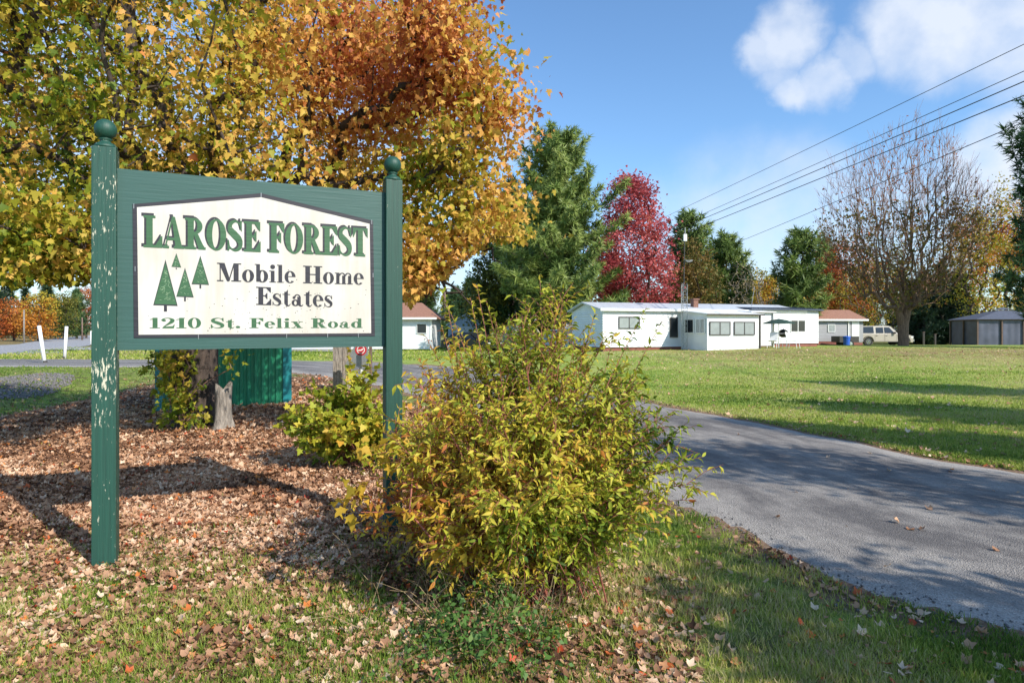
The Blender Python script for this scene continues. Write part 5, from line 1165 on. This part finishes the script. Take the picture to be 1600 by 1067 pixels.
# white house with brown roof (left)
t, g = house('house', 'long white house with a brown shingle roof seen right of the sign', 'house', (-17.5, 50.0), R(0), 11.2, 6.5, .1, 2.5, 1.25, 'white_siding', 'shingle', .45, hip=1.2)
window(g, 10.1, 10.8, 1.35, 2.05, 0, t, 'white', 1, 'glass'); window(g, 7.6, 8.6, 1.35, 2.05, 0, t, 'white', 2, 'glass'); window(g, 3.6, 4.6, 1.35, 2.05, 0, t, 'white', 2, 'glass')
m = MB(); wallbox(g, 11.1, 11.24, -.1, .04, .05, 2.5, m); m.build('corner_post', M['white'], t)
# pale garage
O = (-6.0, 60.0); t = thing('garage', 'pale blue gabled garage behind the dark car', 'garage', (O[0], O[1], .05)); g = local(O, R(4))
m = MB(); wallbox(g, 0, 3.4, -5, 0, 0, 2.1, m); m.add([g(0, 0, 2.1), g(3.4, 0, 2.1), g(1.7, 0, 3.0)], [(0, 1, 2)]); m.build('wall', M['pale_blue_wall'], t)
m = MB()
for s_ in (0, 1):
    x0, x1 = (-.2, 1.7) if s_ == 0 else (3.6, 1.7); m.add([g(x0, .2, 2.0), g(x1, .2, 3.05), g(x1, -5.2, 3.05), g(x0, -5.2, 2.0), g(x0, .2, 2.08), g(x1, .2, 3.13), g(x1, -5.2, 3.13), g(x0, -5.2, 2.08)], [(0, 1, 2, 3), (4, 5, 6, 7), (0, 1, 5, 4), (1, 2, 6, 5), (2, 3, 7, 6), (3, 0, 4, 7)])
m.build('roof', M['white'], t)
m = MB(); wallbox(g, .5, 2.9, 0, .03, .05, 1.9, m); m.build('door', M['white'], t)
# dark-roofed bungalow with white gable
t, g = house('house', 'low house with a very dark roof and small white gable far behind the canopy shelter', 'house', (-.5, 76.0), R(3), 13, 7, .2, 2.9, 1.6, 'grey_siding', 'dark_shingle', .5, skirt=None)
m = MB(); m.add([g(2.2, 1.6, 2.6), g(4.0, 1.6, 2.6), g(3.1, 1.6, 4.3), g(2.2, -2, 2.6), g(4.0, -2, 2.6), g(3.1, -2, 4.3)], [(0, 1, 2), (3, 5, 4), (0, 3, 4, 1), (1, 4, 5, 2), (2, 5, 3, 0)]); m.build('gable', M['white'], t)
for q in (2.25, 3.8): m = MB(); wallbox(g, q, q+.15, 1.4, 1.55, .2, 2.6, m); m.build('porch_post', M['white'], t)
window(g, 5.5, 7, 1.4, 2.3, 0, t, 'white', 2, 'glass'); window(g, 9, 10.5, 1.4, 2.3, 0, t, 'white', 2, 'glass')
# fabric canopy shelter
O = (1.1, 46.5); t = thing('canopy_shelter', 'beige fabric car canopy with a pale open front', 'shelter', (O[0], O[1], float(hterr(*O)))); g = local(O, R(12)); zb = float(hterr(*O))
arch = [(-.98, 0), (-.98, 1.25), (-.72, 1.66), (0, 1.98), (.72, 1.66), (.98, 1.25), (.98, 0)]
m = MB(); n = len(arch); Ld = 4.2
for (k_, off) in ((0, 0), (1, .04)):
    pass
vs = []
for b_ in (0, -Ld):
    for (a, z) in arch: vs.append(g(a, b_, zb+z))
for b_ in (0, -Ld):
    for (a, z) in arch: vs.append(g(a*.965, b_, zb+z-.045 if z > 0 else zb))
fs = [(i, i+1, n+i+1, n+i) for i in range(n-1)]+[(2*n+i, 3*n+i, 3*n+i+1, 2*n+i+1) for i in range(n-1)]+[(i, 2*n+i, 2*n+i+1, i+1) for i in range(n-1)]+[(n+i, n+i+1, 3*n+i+1, 3*n+i) for i in range(n-1)]
m.add(vs, fs); m.build('cover', M['beige_fabric'], t)
m = MB(); m.add([g(a*.96, -1.3, zb+z*.97) for a, z in arch]+[g(a*.96, -1.34, zb+z*.97) for a, z in arch], [tuple(range(n)), tuple(range(n, 2*n))[::-1]]); m.build('end_panel', M['pale_fabric'], t)
for b_ in (.03, -2.1, -4.1):
    m = MB(); m.path([g(a*.93, b_-.05, zb+z*.94) for a, z in arch], .025); m.build('hoop', M['galv'], t)
# white lean-to
O = (2.5, 42.2); zb = float(hterr(*O)); t = thing('shed', 'low white lean-to shed with sloping roof at the left end of the white mobile home', 'shed', (O[0], O[1], zb)); g = local(O, R(10))
m = MB(); m.add([g(0, 0, zb-.1), g(1.7, 0, zb-.1), g(1.7, -2, zb-.1), g(0, -2, zb-.1), g(0, 0, zb+1.0), g(1.7, 0, zb+1.6), g(1.7, -2, zb+1.6), g(0, -2, zb+1.0)], [(0, 1, 5, 4), (1, 2, 6, 5), (2, 3, 7, 6), (3, 0, 4, 7), (4, 5, 6, 7)]); m.build('wall', M['white_siding'], t)
m = MB(); m.add([g(-.15, .15, zb+.98), g(1.75, .15, zb+1.65), g(1.75, -2.1, zb+1.65), g(-.15, -2.1, zb+.98), g(-.15, .15, zb+1.04), g(1.75, .15, zb+1.71), g(1.75, -2.1, zb+1.71), g(-.15, -2.1, zb+1.04)], [(0, 1, 2, 3), (4, 5, 6, 7), (0, 1, 5, 4), (1, 2, 6, 5), (2, 3, 7, 6), (3, 0, 4, 7)]); m.build('roof', M['metal_roof'], t)
m = MB(); wallbox(g, .5, 1.1, 0, .03, zb, zb+1.15, m); m.build('door', M['white'], t)
# grey house on the right
t, g = house('house', 'grey sided house with a brown roof and red brown base behind the pickup', 'house', (27.7, 58.0), R(6), 4.4, 5, .55, 2.5, .9, 'grey_siding', 'shingle', .3, skirt='skirt')
window(g, 1.0, 1.6, 1.45, 2.05, 0, t, 'white', 1, 'glass_pale'); 
m = MB(); wallbox(g, 2.9, 3.0, .0, .08, 0, 2.4, m); m.build('downpipe', M['white'], t)
m = MB(); wallbox(g, 3.3, 4.0, 0, .03, .55, 2.35, m); m.build('door', M['white'], t)
# green ribbed steel shed behind the sign
O = ((243-800)/1000*13.35, 13.35); E = ((455-800)/1000*14.2, 14.2); ang = math.atan2(E[1]-O[1], E[0]-O[0]); Ls = math.hypot(E[0]-O[0], E[1]-O[1])
t = thing('metal_shed', 'green ribbed steel shed with teal corner trim behind the sign', 'shed', (O[0], O[1], 0)); g = local(O, ang)
m = MB(); wallbox(g, .1, Ls-.1, -2.2, -.03, -.3, 1.84, m)
k = .16
while k < Ls-.2:
    m.add([g(k, -.028, -.3), g(k+.02, .0, -.3), g(k+.075, .0, -.3), g(k+.095, -.028, -.3), g(k, -.028, 1.84), g(k+.02, 0, 1.84), g(k+.075, 0, 1.84), g(k+.095, -.028, 1.84)], [(0, 1, 5, 4), (1, 2, 6, 5), (2, 3, 7, 6)]); k += .145
m.build('wall', M['green_metal'], t)
for a0, a1 in ((-.01, .17), (Ls-.17, Ls+.01)):
    m = MB(); wallbox(g, a0, a1, -.12, .012, -.32, 1.86, m); m.build('corner_trim', M['teal_metal'], t)
m = MB(); m.add([g(-.12, .14, 1.80), g(Ls+.12, .14, 1.80), g(Ls+.12, -2.3, 1.88), g(-.12, -2.3, 1.88), g(-.12, .14, 1.86), g(Ls+.12, .14, 1.86), g(Ls+.12, -2.3, 1.94), g(-.12, -2.3, 1.94)], [(0, 3, 2, 1), (4, 5, 6, 7), (0, 1, 5, 4), (1, 2, 6, 5), (2, 3, 7, 6), (3, 0, 4, 7)]); m.build('roof', M['teal_metal'], t)
# gazebo
O = (1544/1000-.8, 0); d = 52; cx = (1566-800)/1000*d; zb = float(hterr(cx, d)); t = thing('gazebo', 'brown framed gazebo with grey mesh curtains and dark hipped roof at the right edge', 'gazebo', (cx, d, zb))
g = local((cx, d), R(-8)); hw = 2.9; hd = 2.0; zt = zb+2.2
m = MB(); e = .2
m.add([g(-hw-e, hd+e, zt), g(hw+e, hd+e, zt), g(hw+e, -hd-e, zt), g(-hw-e, -hd-e, zt), g(-.45, .4, zt+.75), g(.45, .4, zt+.75), g(.45, -.4, zt+.75), g(-.45, -.4, zt+.75)], [(0, 1, 5, 4), (1, 2, 6, 5), (2, 3, 7, 6), (3, 0, 4, 7), (4, 5, 6, 7), (0, 3, 2, 1)]); rf = m.build('roof', M['gazebo_roof'], t)
m = MB(); m.add([g(-.6, .5, zt+.80), g(.6, .5, zt+.80), g(.6, -.5, zt+.80), g(-.6, -.5, zt+.80), g(0, 0, zt+1.0)], [(0, 1, 4), (1, 2, 4), (2, 3, 4), (3, 0, 4), (0, 3, 2, 1)]); m.build('roof_vent', M['gazebo_roof'], rf)
m = MB(); 
for (a0, b0, a1, b1) in [(-hw, hd, hw, hd), (hw, hd, hw, -hd), (hw, -hd, -hw, -hd), (-hw, -hd, -hw, hd)]: m.tube(g(a0, b0, zt-.04), g(a1, b1, zt-.04), .05, n=4)
m.build('beam', M['gazebo_frame'], t)
for (a, b_) in [(-hw, hd), (-hw+1.75, hd), (-hw+3.3, hd), (hw, hd), (-hw, -hd), (hw, -hd), (-hw, 0), (hw, 0), (hw-1.2, hd)]:
    m = MB(); m.box(g(a, b_, zb+1.05), (.1, .1, 2.3), rz=R(-8)); m.build('post', M['gazebo_frame'], t)
def curtain(a0, b0, a1, b1):
    vs = []; n = 26
    for k in range(n+1):
        q = k/n; wv = .008*math.sin(k*.7)
        for z in (zb+.03, zt-.1): vs.append(g(a0+(a1-a0)*q+(wv if a0 == a1 else 0), b0+(b1-b0)*q+(wv if b0 == b1 else 0), z))
    mm = MB(); mm.add(vs, [(2*i, 2*i+2, 2*i+3, 2*i+1) for i in range(n)]); mm.build('curtain', M['mesh_curtain'], t)
curtain(-hw+.06, hd-.06, -hw+1.7, hd-.06); curtain(-hw+1.8, hd-.06, -hw+3.25, hd-.06); curtain(-hw+3.35, hd-.06, hw-1.25, hd-.06); curtain(hw-1.15, hd-.06, hw-.06, hd-.06); curtain(-hw+.06, hd-.1, -hw+.06, -hd+.1); curtain(-hw+.1, -hd+.06, hw-.1, -hd+.06)

# ------------------------------------------------------------------ vehicles
def carbody(name, label, cat, O, ang, z, Lc, Wd, prof, glassy, paint, wheels, wr=.36, trim=None, pickup=False):
    """prof: side outline (x,z) of the lower body; glassy: cabin outline; x runs from rear 0 to nose Lc"""
    g = local(O, ang); t = thing(name, label, cat, (O[0], O[1], z))
    m = MB()
    def loft(outl, w, inset=0, zi=1.0):
        n = len(outl); vs = []
        for (b_, s_) in ((-w/2, 1), (-w/2+.06, 1), (w/2-.06, 1), (w/2, 1)):
            e = .05 if abs(b_) > w/2-.01 else 0
            cx_ = sum(q[0] for q in outl)/n; cz_ = sum(q[1] for q in outl)/n
            for (x_, z_) in outl: vs.append(g(x_+(cx_-x_)*e*.3, b_-w_off, z+z_+(cz_-z_)*e*.8))
        fs = [tuple(range(n)), tuple(range(3*n, 4*n))[::-1]]
        for r_ in range(3): fs += [(r_*n+i, r_*n+(i+1) % n, (r_+1)*n+(i+1) % n, (r_+1)*n+i) for i in range(n)]
        m.add(vs, fs)
    w_off = Wd/2
    # lower body with wheel arches cut into the outline
    arch = []; low = .30
    pts = [(0.03, low)]
    for wx in wheels:
        for k in range(9):
            a_ = math.pi-k*math.pi/8; pts.append((wx+(wr+.09)*math.cos(a_), max(low, wr+(wr+.09)*math.sin(a_)-.02)))
    pts += [(Lc-.03, low)]; pts += prof[::-1]
    loft(pts, Wd)
    body = m.build('body', M[paint], t)
    m = MB(); 
    n = len(glassy); wi = Wd-.18; top = max(q[1] for q in glassy); bot = min(q[1] for q in glassy); vs = []
    for side in (-1, 1):
        for (x_, z_) in glassy: vs.append(g(x_, -Wd/2+side*(wi/2-.16*(z_-bot)/(top-bot)), z+z_))
    m.add(vs, [tuple(range(n)), tuple(range(n, 2*n))[::-1]]+[(i, (i+1) % n, n+(i+1) % n, n+i) for i in range(n)])
    cab = m.build('cabin', M[paint], t)
    return t, g, body, cab
def wheel(g, x, b_, z, r, t, dx=1):
    m = MB(); c = g(x, b_, z); ax = (g(x, b_+.1, z)-c).normalized(); m.tube(c-ax*.11, c+ax*.11, r, r, 22); w_ = m.build('wheel', M['rubber'], t)
    m = MB(); m.tube(c+ax*.10*dx, c+ax*.125*dx, r*.62, r*.58, 18)
    for k in range(6):
        a_ = k*math.pi/3; up = Vector((0, 0, 1)); sd = ax.cross(up); m.tube(c+ax*.128*dx, c+ax*.128*dx+(up*math.sin(a_)+sd*math.cos(a_))*r*.55, .035, .03, 4)
    m.build('rim', M['chrome'], w_)
def pane4(g, pts, b_, z, parent, name='side_window', slope=0.0, mat='glass'):
    m = MB(); zb_ = min(q[1] for q in pts); vs = [g(x_, b_-slope*(z_-zb_), z+z_) for x_, z_ in pts]+[g(x_, b_-slope*(z_-zb_)-.02, z+z_) for x_, z_ in pts]; n = len(pts)
    m.add(vs, [tuple(range(n)), tuple(range(n, 2*n))[::-1]]+[(i, (i+1) % n, n+(i+1) % n, n+i) for i in range(n)]); return m.build(name, M[mat], parent)
# beige pickup: rear to the left
D = 60.0; zc = float(hterr(31, D)); O = ((1338-800)/1000*D, D)
t, g, body, cab = carbody('pickup_truck', 'beige pickup truck with a dark capped bed parked behind the bare maple', 'pickup', O, R(2), zc, 5.5, 1.95,
    [(0.0, .5), (0.02, 1.12), (2.0, 1.13), (3.9, 1.12), (4.1, 1.10), (5.25, 1.0), (5.46, .85), (5.5, .5)],
    [(.1, 1.10), (.22, 1.78), (.5, 1.86), (3.2, 1.88), (3.45, 1.80), (4.12, 1.10)], 'beige_paint', [1.15, 4.65], .40)
s = .16/.78
pane4(g, [(.22, 1.20), (.33, 1.78), (1.74, 1.81), (1.74, 1.20)], -.09+.008, zc, cab, slope=s, mat='glass')
pane4(g, [(1.95, 1.2), (1.98, 1.72), (2.66, 1.74), (2.66, 1.2)], -.09+.008, zc, cab, slope=s); pane4(g, [(2.78, 1.2), (2.78, 1.74), (3.25, 1.74), (3.72, 1.2)], -.09+.008, zc, cab, slope=s)
for wx in (1.15, 4.65):
    wheel(g, wx, -.10, zc+.40, .40, t, 1); wheel(g, wx, -1.85, zc+.40, .40, t, -1)
m = MB(); wallbox(g, -.12, .1, -1.9, -.05, zc+.42, zc+.6, m); m.build('rear_bumper', M['chrome'], t)
m = MB(); wallbox(g, 5.42, 5.6, -1.9, -.05, zc+.42, zc+.62, m); m.build('front_bumper', M['chrome'], t)
m = MB(); wallbox(g, -.02, .06, -.16, .005, zc+.75, zc+1.08, m); m.build('tail_light', M['red_lamp'], t)
m = MB(); wallbox(g, 5.25, 5.47, -.25, .004, zc+.72, zc+.92, m); m.build('headlight', M['lamp_clear'], t)
m = MB(); wallbox(g, 1.62, 4.15, -.01, .03, zc+.36, zc+.42, m); m.build('running_board', M['frame_dark'], t)
for (a0, a1) in ((1.78, 2.72), (2.74, 3.85)):
    m = MB()
    wallbox(g, a0, a0+.012, -.01, .004, zc+.45, zc+1.1, m); wallbox(g, a1, a1+.012, -.01, .004, zc+.45, zc+1.1, m); o = m.build('door_seam', M['frame_dark'], body)
    m = MB(); wallbox(g, a0+.08, a0+.26, 0, .035, zc+.95, zc+.99, m); m.build('door_handle', M['chrome'], body)
for wx in (1.15, 4.65):
    m = MB(); pts = [g(wx+.52*math.cos(math.pi-k*math.pi/10), .012, zc+.40+.52*math.sin(k*math.pi/10)) for k in range(11)]; m.path(pts, .035, 5); m.build('wheel_arch', M['frame_dark'], t)
m = MB(); wallbox(g, 0.02, 1.62-.9, -.02, .012, zc+.36, zc+.50, m); m.build('cladding', M['frame_dark'], t)
m = MB(); wallbox(g, 3.55, 3.7, .0, .2, zc+1.12, zc+1.3, m); m.build('mirror', M['frame_dark'], t)
# trailer with blue bin left of it
O = ((1312-800)/1000*56, 56); zc = float(hterr(*O)); g = local(O, R(0)); t = thing('utility_trailer', 'dark open utility trailer between the grey house and the beige pickup', 'trailer', (O[0], O[1], zc))
m = MB(); wallbox(g, 0, 1.7, -1.5, 0, zc+.42, zc+.50, m); wallbox(g, 0, 1.7, -.05, 0, zc+.5, zc+.95, m); wallbox(g, 0, 1.7, -1.5, -1.45, zc+.5, zc+.95, m); wallbox(g, 0, .05, -1.45, -.05, zc+.5, zc+.95, m); m.build('box', M['frame_dark'], t)
m = MB(); m.tube(g(1.7, -.75, zc+.45), g(2.4, -.75, zc+.42), .04, n=6); m.build('drawbar', M['galv'], t); wheel(g, .85, .08, zc+.3, .3, t, 1); wheel(g, .85, -1.6, zc+.3, .3, t, -1)
O2 = ((1318-800)/1000*55, 54.5); zc = float(hterr(*O2)); t = thing('recycling_bin', 'bright blue recycling bin in front of the dark trailer', 'bin', (O2[0], O2[1], zc))
m = MB(); m.lathe((O2[0], O2[1], zc), [(.22, 0), (.28, .8), (.31, .82), (.31, .86)], 12); m.build('tub', M['blue_plastic'], t); m = MB(); m.lathe((O2[0], O2[1], zc+.86), [(.32, 0), (.3, .08), (.05, .12)], 12); m.build('lid', M['blue_plastic'], t)
def sedan(label, O, ang, paint, Lc=4.4):
    zc = float(hterr(*O))
    t, g, body, cab = carbody('parked_car', label, 'car', O, ang, zc, Lc, 1.75, [(0, .5), (.02, .85), (.5, .93), (3.0, .92), (4.1, .78), (4.38, .62), (4.4, .45)], [(.35, .9), (1.0, 1.36), (1.5, 1.43), (2.4, 1.40), (3.25, .9)], paint, [.85, 3.55], .31)
    s = .16/.53
    pane4(g, [(.85, .97), (1.15, 1.30), (1.9, 1.34), (1.9, .97)], -.082, zc, cab, slope=s); pane4(g, [(1.98, .97), (1.98, 1.34), (2.38, 1.32), (2.95, .97)], -.082, zc, cab, slope=s)
    m = MB(); m.add([g(2.48, -.3, zc+1.37), g(2.48, -1.45, zc+1.37), g(3.24, -1.58, zc+.94), g(3.24, -.17, zc+.94)], [(0, 1, 2, 3)]); o = m.build('windscreen', M['glass'], cab); o.location += Vector((math.cos(ang)*.02, math.sin(ang)*.02, .025))
    for wx in (.85, 3.55): wheel(g, wx, -.1, zc+.31, .31, t, 1); wheel(g, wx, -1.65, zc+.31, .31, t, -1)
    for q in (-.05, -1.45):
        m = MB(); wallbox(g, 4.2, 4.385, q-.25, q, zc+.55, zc+.70, m); m.build('headlight', M['lamp_clear'], t)
    return t
sedan('black parked car in front of the pale blue garage, partly behind the shrub', (-5.3, 47.5), R(-35), 'black_paint')
sedan('pale blue parked car facing the viewer right of the beige canopy shelter', (2.5, 45.5), R(262), 'blue_paint', 4.4)
sedan('small silver car far behind, left of the gazebo', ((1462-800)/1000*72, 72), R(5), 'silver_paint')

# ------------------------------------------------------------------ poles, wires, small furniture
def pole(label, x, y, z0, z1, r, mat='wood_pole', lean=(0, 0), cat='pole', name='utility_pole', arm=None, lamp=False, group=None):
    t = thing(name, label, cat, (x, y, z0), group); m = MB(); m.tube((x, y, z0-.2), (x+lean[0], y+lean[1], z1), r, r*.72, 12); m.build('shaft', M[mat], t, True)
    if arm: m = MB(); m.box((x, y-.1, z1-.5), (arm, .1, .12)); a_ = m.build('crossarm', M[mat], t); m = MB(); [m.lathe((x+q*arm*.45, y-.1, z1-.43), [(.04, 0), (.06, .05), (.03, .14)], 8) for q in (-1, -.35, .35, 1)]; m.build('insulator', M['galv'], a_)
    if lamp:
        m = MB(); m.path([(x, y, z1-.9), (x+.5, y-.2, z1-.55), (x+1.0, y-.4, z1-.5)], .035); a_ = m.build('lamp_arm', M['galv'], t); m = MB(); m.lathe((x+1.15, y-.45, z1-.62), [(.05, 0), (.2, .03), (.14, .14), (.04, .2)], 10); m.build('lamp_head', M['galv'], a_)
    return t
pole('brown street lamp pole in front of the tall pine', .68, 54, .1, 8.7, .17, lamp=True, cat='lamp pole')
pole('distant utility pole between the white house and the pines', (695-800)/1000*90, 90, .1, ztop(446, 90), .16, arm=1.4)
pole('thin white pole at the far edge of the road in front of the orange maple', (37.5-800)/1000*72, 72, .1, ztop(484, 72), .1, 'bark_pale')
pole('brown pole beyond the leaning white markers', (128.5-800)/1000*92, 92, .1, ztop(496, 92), .12)
pole('utility pole rising behind the crimson maple', 11.2, 70, .2, 11.6, .2, arm=2)
pole('utility pole standing behind the rounded pine', 21.9, 67.5, .2, 9.6, .18)
pole('tall utility pole right of the viewer beside the driveway', 19.6, 2.5, .2, 11.8, .2, arm=2)
def wire(label, p0, p1, sag, r=.018, group='power lines overhead'):
    P = [Vector(p0).lerp(Vector(p1), k/24)-Vector((0, 0, sag*4*(k/24)*(1-k/24))) for k in range(25)]
    m = MB(); m.path(P, r, 5); o = m.build('power_line', M['wire']); recenter(o); tag(o, label, 'power line', group)
def wfit(q0, q1, pole0, near_d, sag, label, r):
    """q0,q1: (px,py) seen far and near; far end fixed at depth pole0"""
    sl_ = (q1[1]-q0[1])/(q1[0]-q0[0]); pxf = 800+pole0[0]/pole0[1]*1000; yf = q0[1]+sl_*(pxf-q0[0])
    A_ = Vector((pole0[0], pole0[1], CAMZ+(515-yf)/1000*pole0[1])); B_ = Vector(((q1[0]-800)/1000*near_d, near_d, CAMZ+(515-q1[1])/1000*near_d))
    E_ = B_+(B_-A_)*(19.0/(A_-B_).length); wire(label, A_, E_, sag, r)
wfit((1055, 330), (1600, 65), (11.2, 70), 21.6, .12, 'highest of the five overhead cables', .014)
wfit((1070, 345), (1600, 107), (11.2, 70), 21.6, .12, 'second highest overhead cable, crossing the crown of the bare maple', .014)
wfit((1075, 350), (1600, 123), (11.2, 70), 21.6, .12, 'third overhead cable from the top, thicker and just below the second', .02)
wfit((1085, 356), (1600, 145), (11.2, 70), 21.6, .12, 'fourth overhead cable, above the lowest one', .02)
wfit((1148, 380), (1600, 187), (21.9, 67.5), 21.6, .1, 'lowest of the five overhead cables, ending at the rounded pine', .016)
wire('sagging cable near the small distant pole above the white house', PXY(560, 425, 62), ((695-800)/1000*90, 90, ztop(449, 90)), .6, .03)
wire('service cable running from the lamp pole to the mobile home roof', (.68, 54, 6.2), f(1, -2, 3.3), .35, .012)
# white marker posts
for i, (xb, yb, xt, yt, D, lab) in enumerate([(71, 568, 61, 509, 30.5, 'white marker post leaning to the left, nearest the ditch'), (100.5, 561, 104, 510, 35.2, 'nearly upright white marker post in the middle of three'), (142, 541, 142.5, 517, 62, 'short distant white marker post touching the left sign post edge')]):
    a_ = Vector(PXY(xb, yb, D)); a_.z = float(hterr(a_.x, a_.y)); e_ = Vector(PXY(xt, yt, D))
    t = thing('marker_post', lab, 'post', tuple(a_), 'white marker posts by the crossing lane'); m = MB(); m.tube(a_-Vector((0, 0, .2)), e_, .085 if i < 2 else .07, .08 if i < 2 else .07, 12); m.build('shaft', M['white'], t, True)
    m = MB(); m.tube(a_-Vector((0, 0, .02)), a_+(e_-a_)*.08, .095, .09, 12); m.build('base_collar', M['frame_dark'], t)
# timber stub posts and the grey notice plate
for i, (px, w) in enumerate([(528, .24), (542, .2)]):
    D = 17.4+.1*i; x = (px-800)/1000*D
    t = thing('timber_stub', ['grey weathered timber stub post, left one of the pair', 'narrower grey timber stub post, right one of the pair'][i], 'post', (x, D, 0), 'timber stubs under the sign panel'); m = MB(); m.box((x, D, .6), (w, .2, 1.35), rz=.1, bev=.012); m.build('shaft', M['grey_wood'], t)
    m = MB(); m.box((x, D, 1.285), (w+.03, .23, .025), rz=.1); m.build('cap', M['galv'], t)
D = 16.6; x = (566-800)/1000*D
t = thing('notice_plate', 'grey metal notice plate with a red disc on a white post by the timber stubs', 'sign', (x, D, 0))
m = MB(); m.box((x-.03, D, .62), (.09, .06, 1.3)); m.build('post', M['white'], t)
m = MB(); m.add([(x-.42, D-.06, .72), (x+.16, D-.06, .60), (x+.16, D-.06, 1.28), (x-.15, D-.06, 1.28), (x-.42, D-.03, .72), (x+.16, D-.03, .60), (x+.16, D-.03, 1.28), (x-.15, D-.03, 1.28)], [(0, 1, 2, 3), (7, 6, 5, 4), (0, 4, 5, 1), (1, 5, 6, 2), (2, 6, 7, 3), (3, 7, 4, 0)]); pl = m.build('plate', M['galv'], t)
m = MB(); m.tube((x-.02, D-.062, 1.10), (x-.02, D-.068, 1.10), .15, .15, 26); dsc = m.build('red_disc', M['sign_red'], pl)
m = MB(); m.tube((x-.02, D-.068, 1.10), (x-.02, D-.070, 1.10), .105, .105, 22); m.build('disc_ring', M['white'], dsc)
m = MB(); m.tube((x-.02, D-.070, 1.10), (x-.02, D-.072, 1.10), .085, .085, 22); m.build('disc_centre', M['sign_red'], dsc)
m = MB(); m.add([(x-.09, D-.0735, 1.07), (x+.0, D-.0735, 1.075), (x+.055, D-.0735, 1.12), (x+.035, D-.0735, 1.14), (x-.02, D-.0735, 1.105), (x-.1, D-.0735, 1.10)], [(0, 1, 2, 3, 4, 5)]); m.build('disc_mark', M['white'], dsc)
x2 = (579-800)/1000*16.2
o_ = thing('stake', 'thin dark wooden stake right of the notice plate', 'stake', (x2, 16.2, 0)); m = MB(); m.box((x2, 16.2, .66), (.07, .07, 1.4), bev=.006); m.build('shaft', M['wood_pole'], o_)
# little posts and rail near the spruces
for i, (px, D, h_, lab) in enumerate([(1443, 58, 1.3, 'short dark post left of the rail behind the bare maple'), (1461, 58, 1.1, 'short dark post right of the rail near the silver car')]):
    x = (px-800)/1000*D; z0 = float(hterr(x, D)); t = thing('fence_post', lab, 'post', (x, D, z0)); m = MB(); m.box((x, D, z0+h_/2), (.14, .14, h_), bev=.01); m.build('shaft', M['frame_dark'], t); m = MB(); m.box((x, D, z0+h_), (.18, .18, .04)); m.build('cap', M['wood_pole'], t)
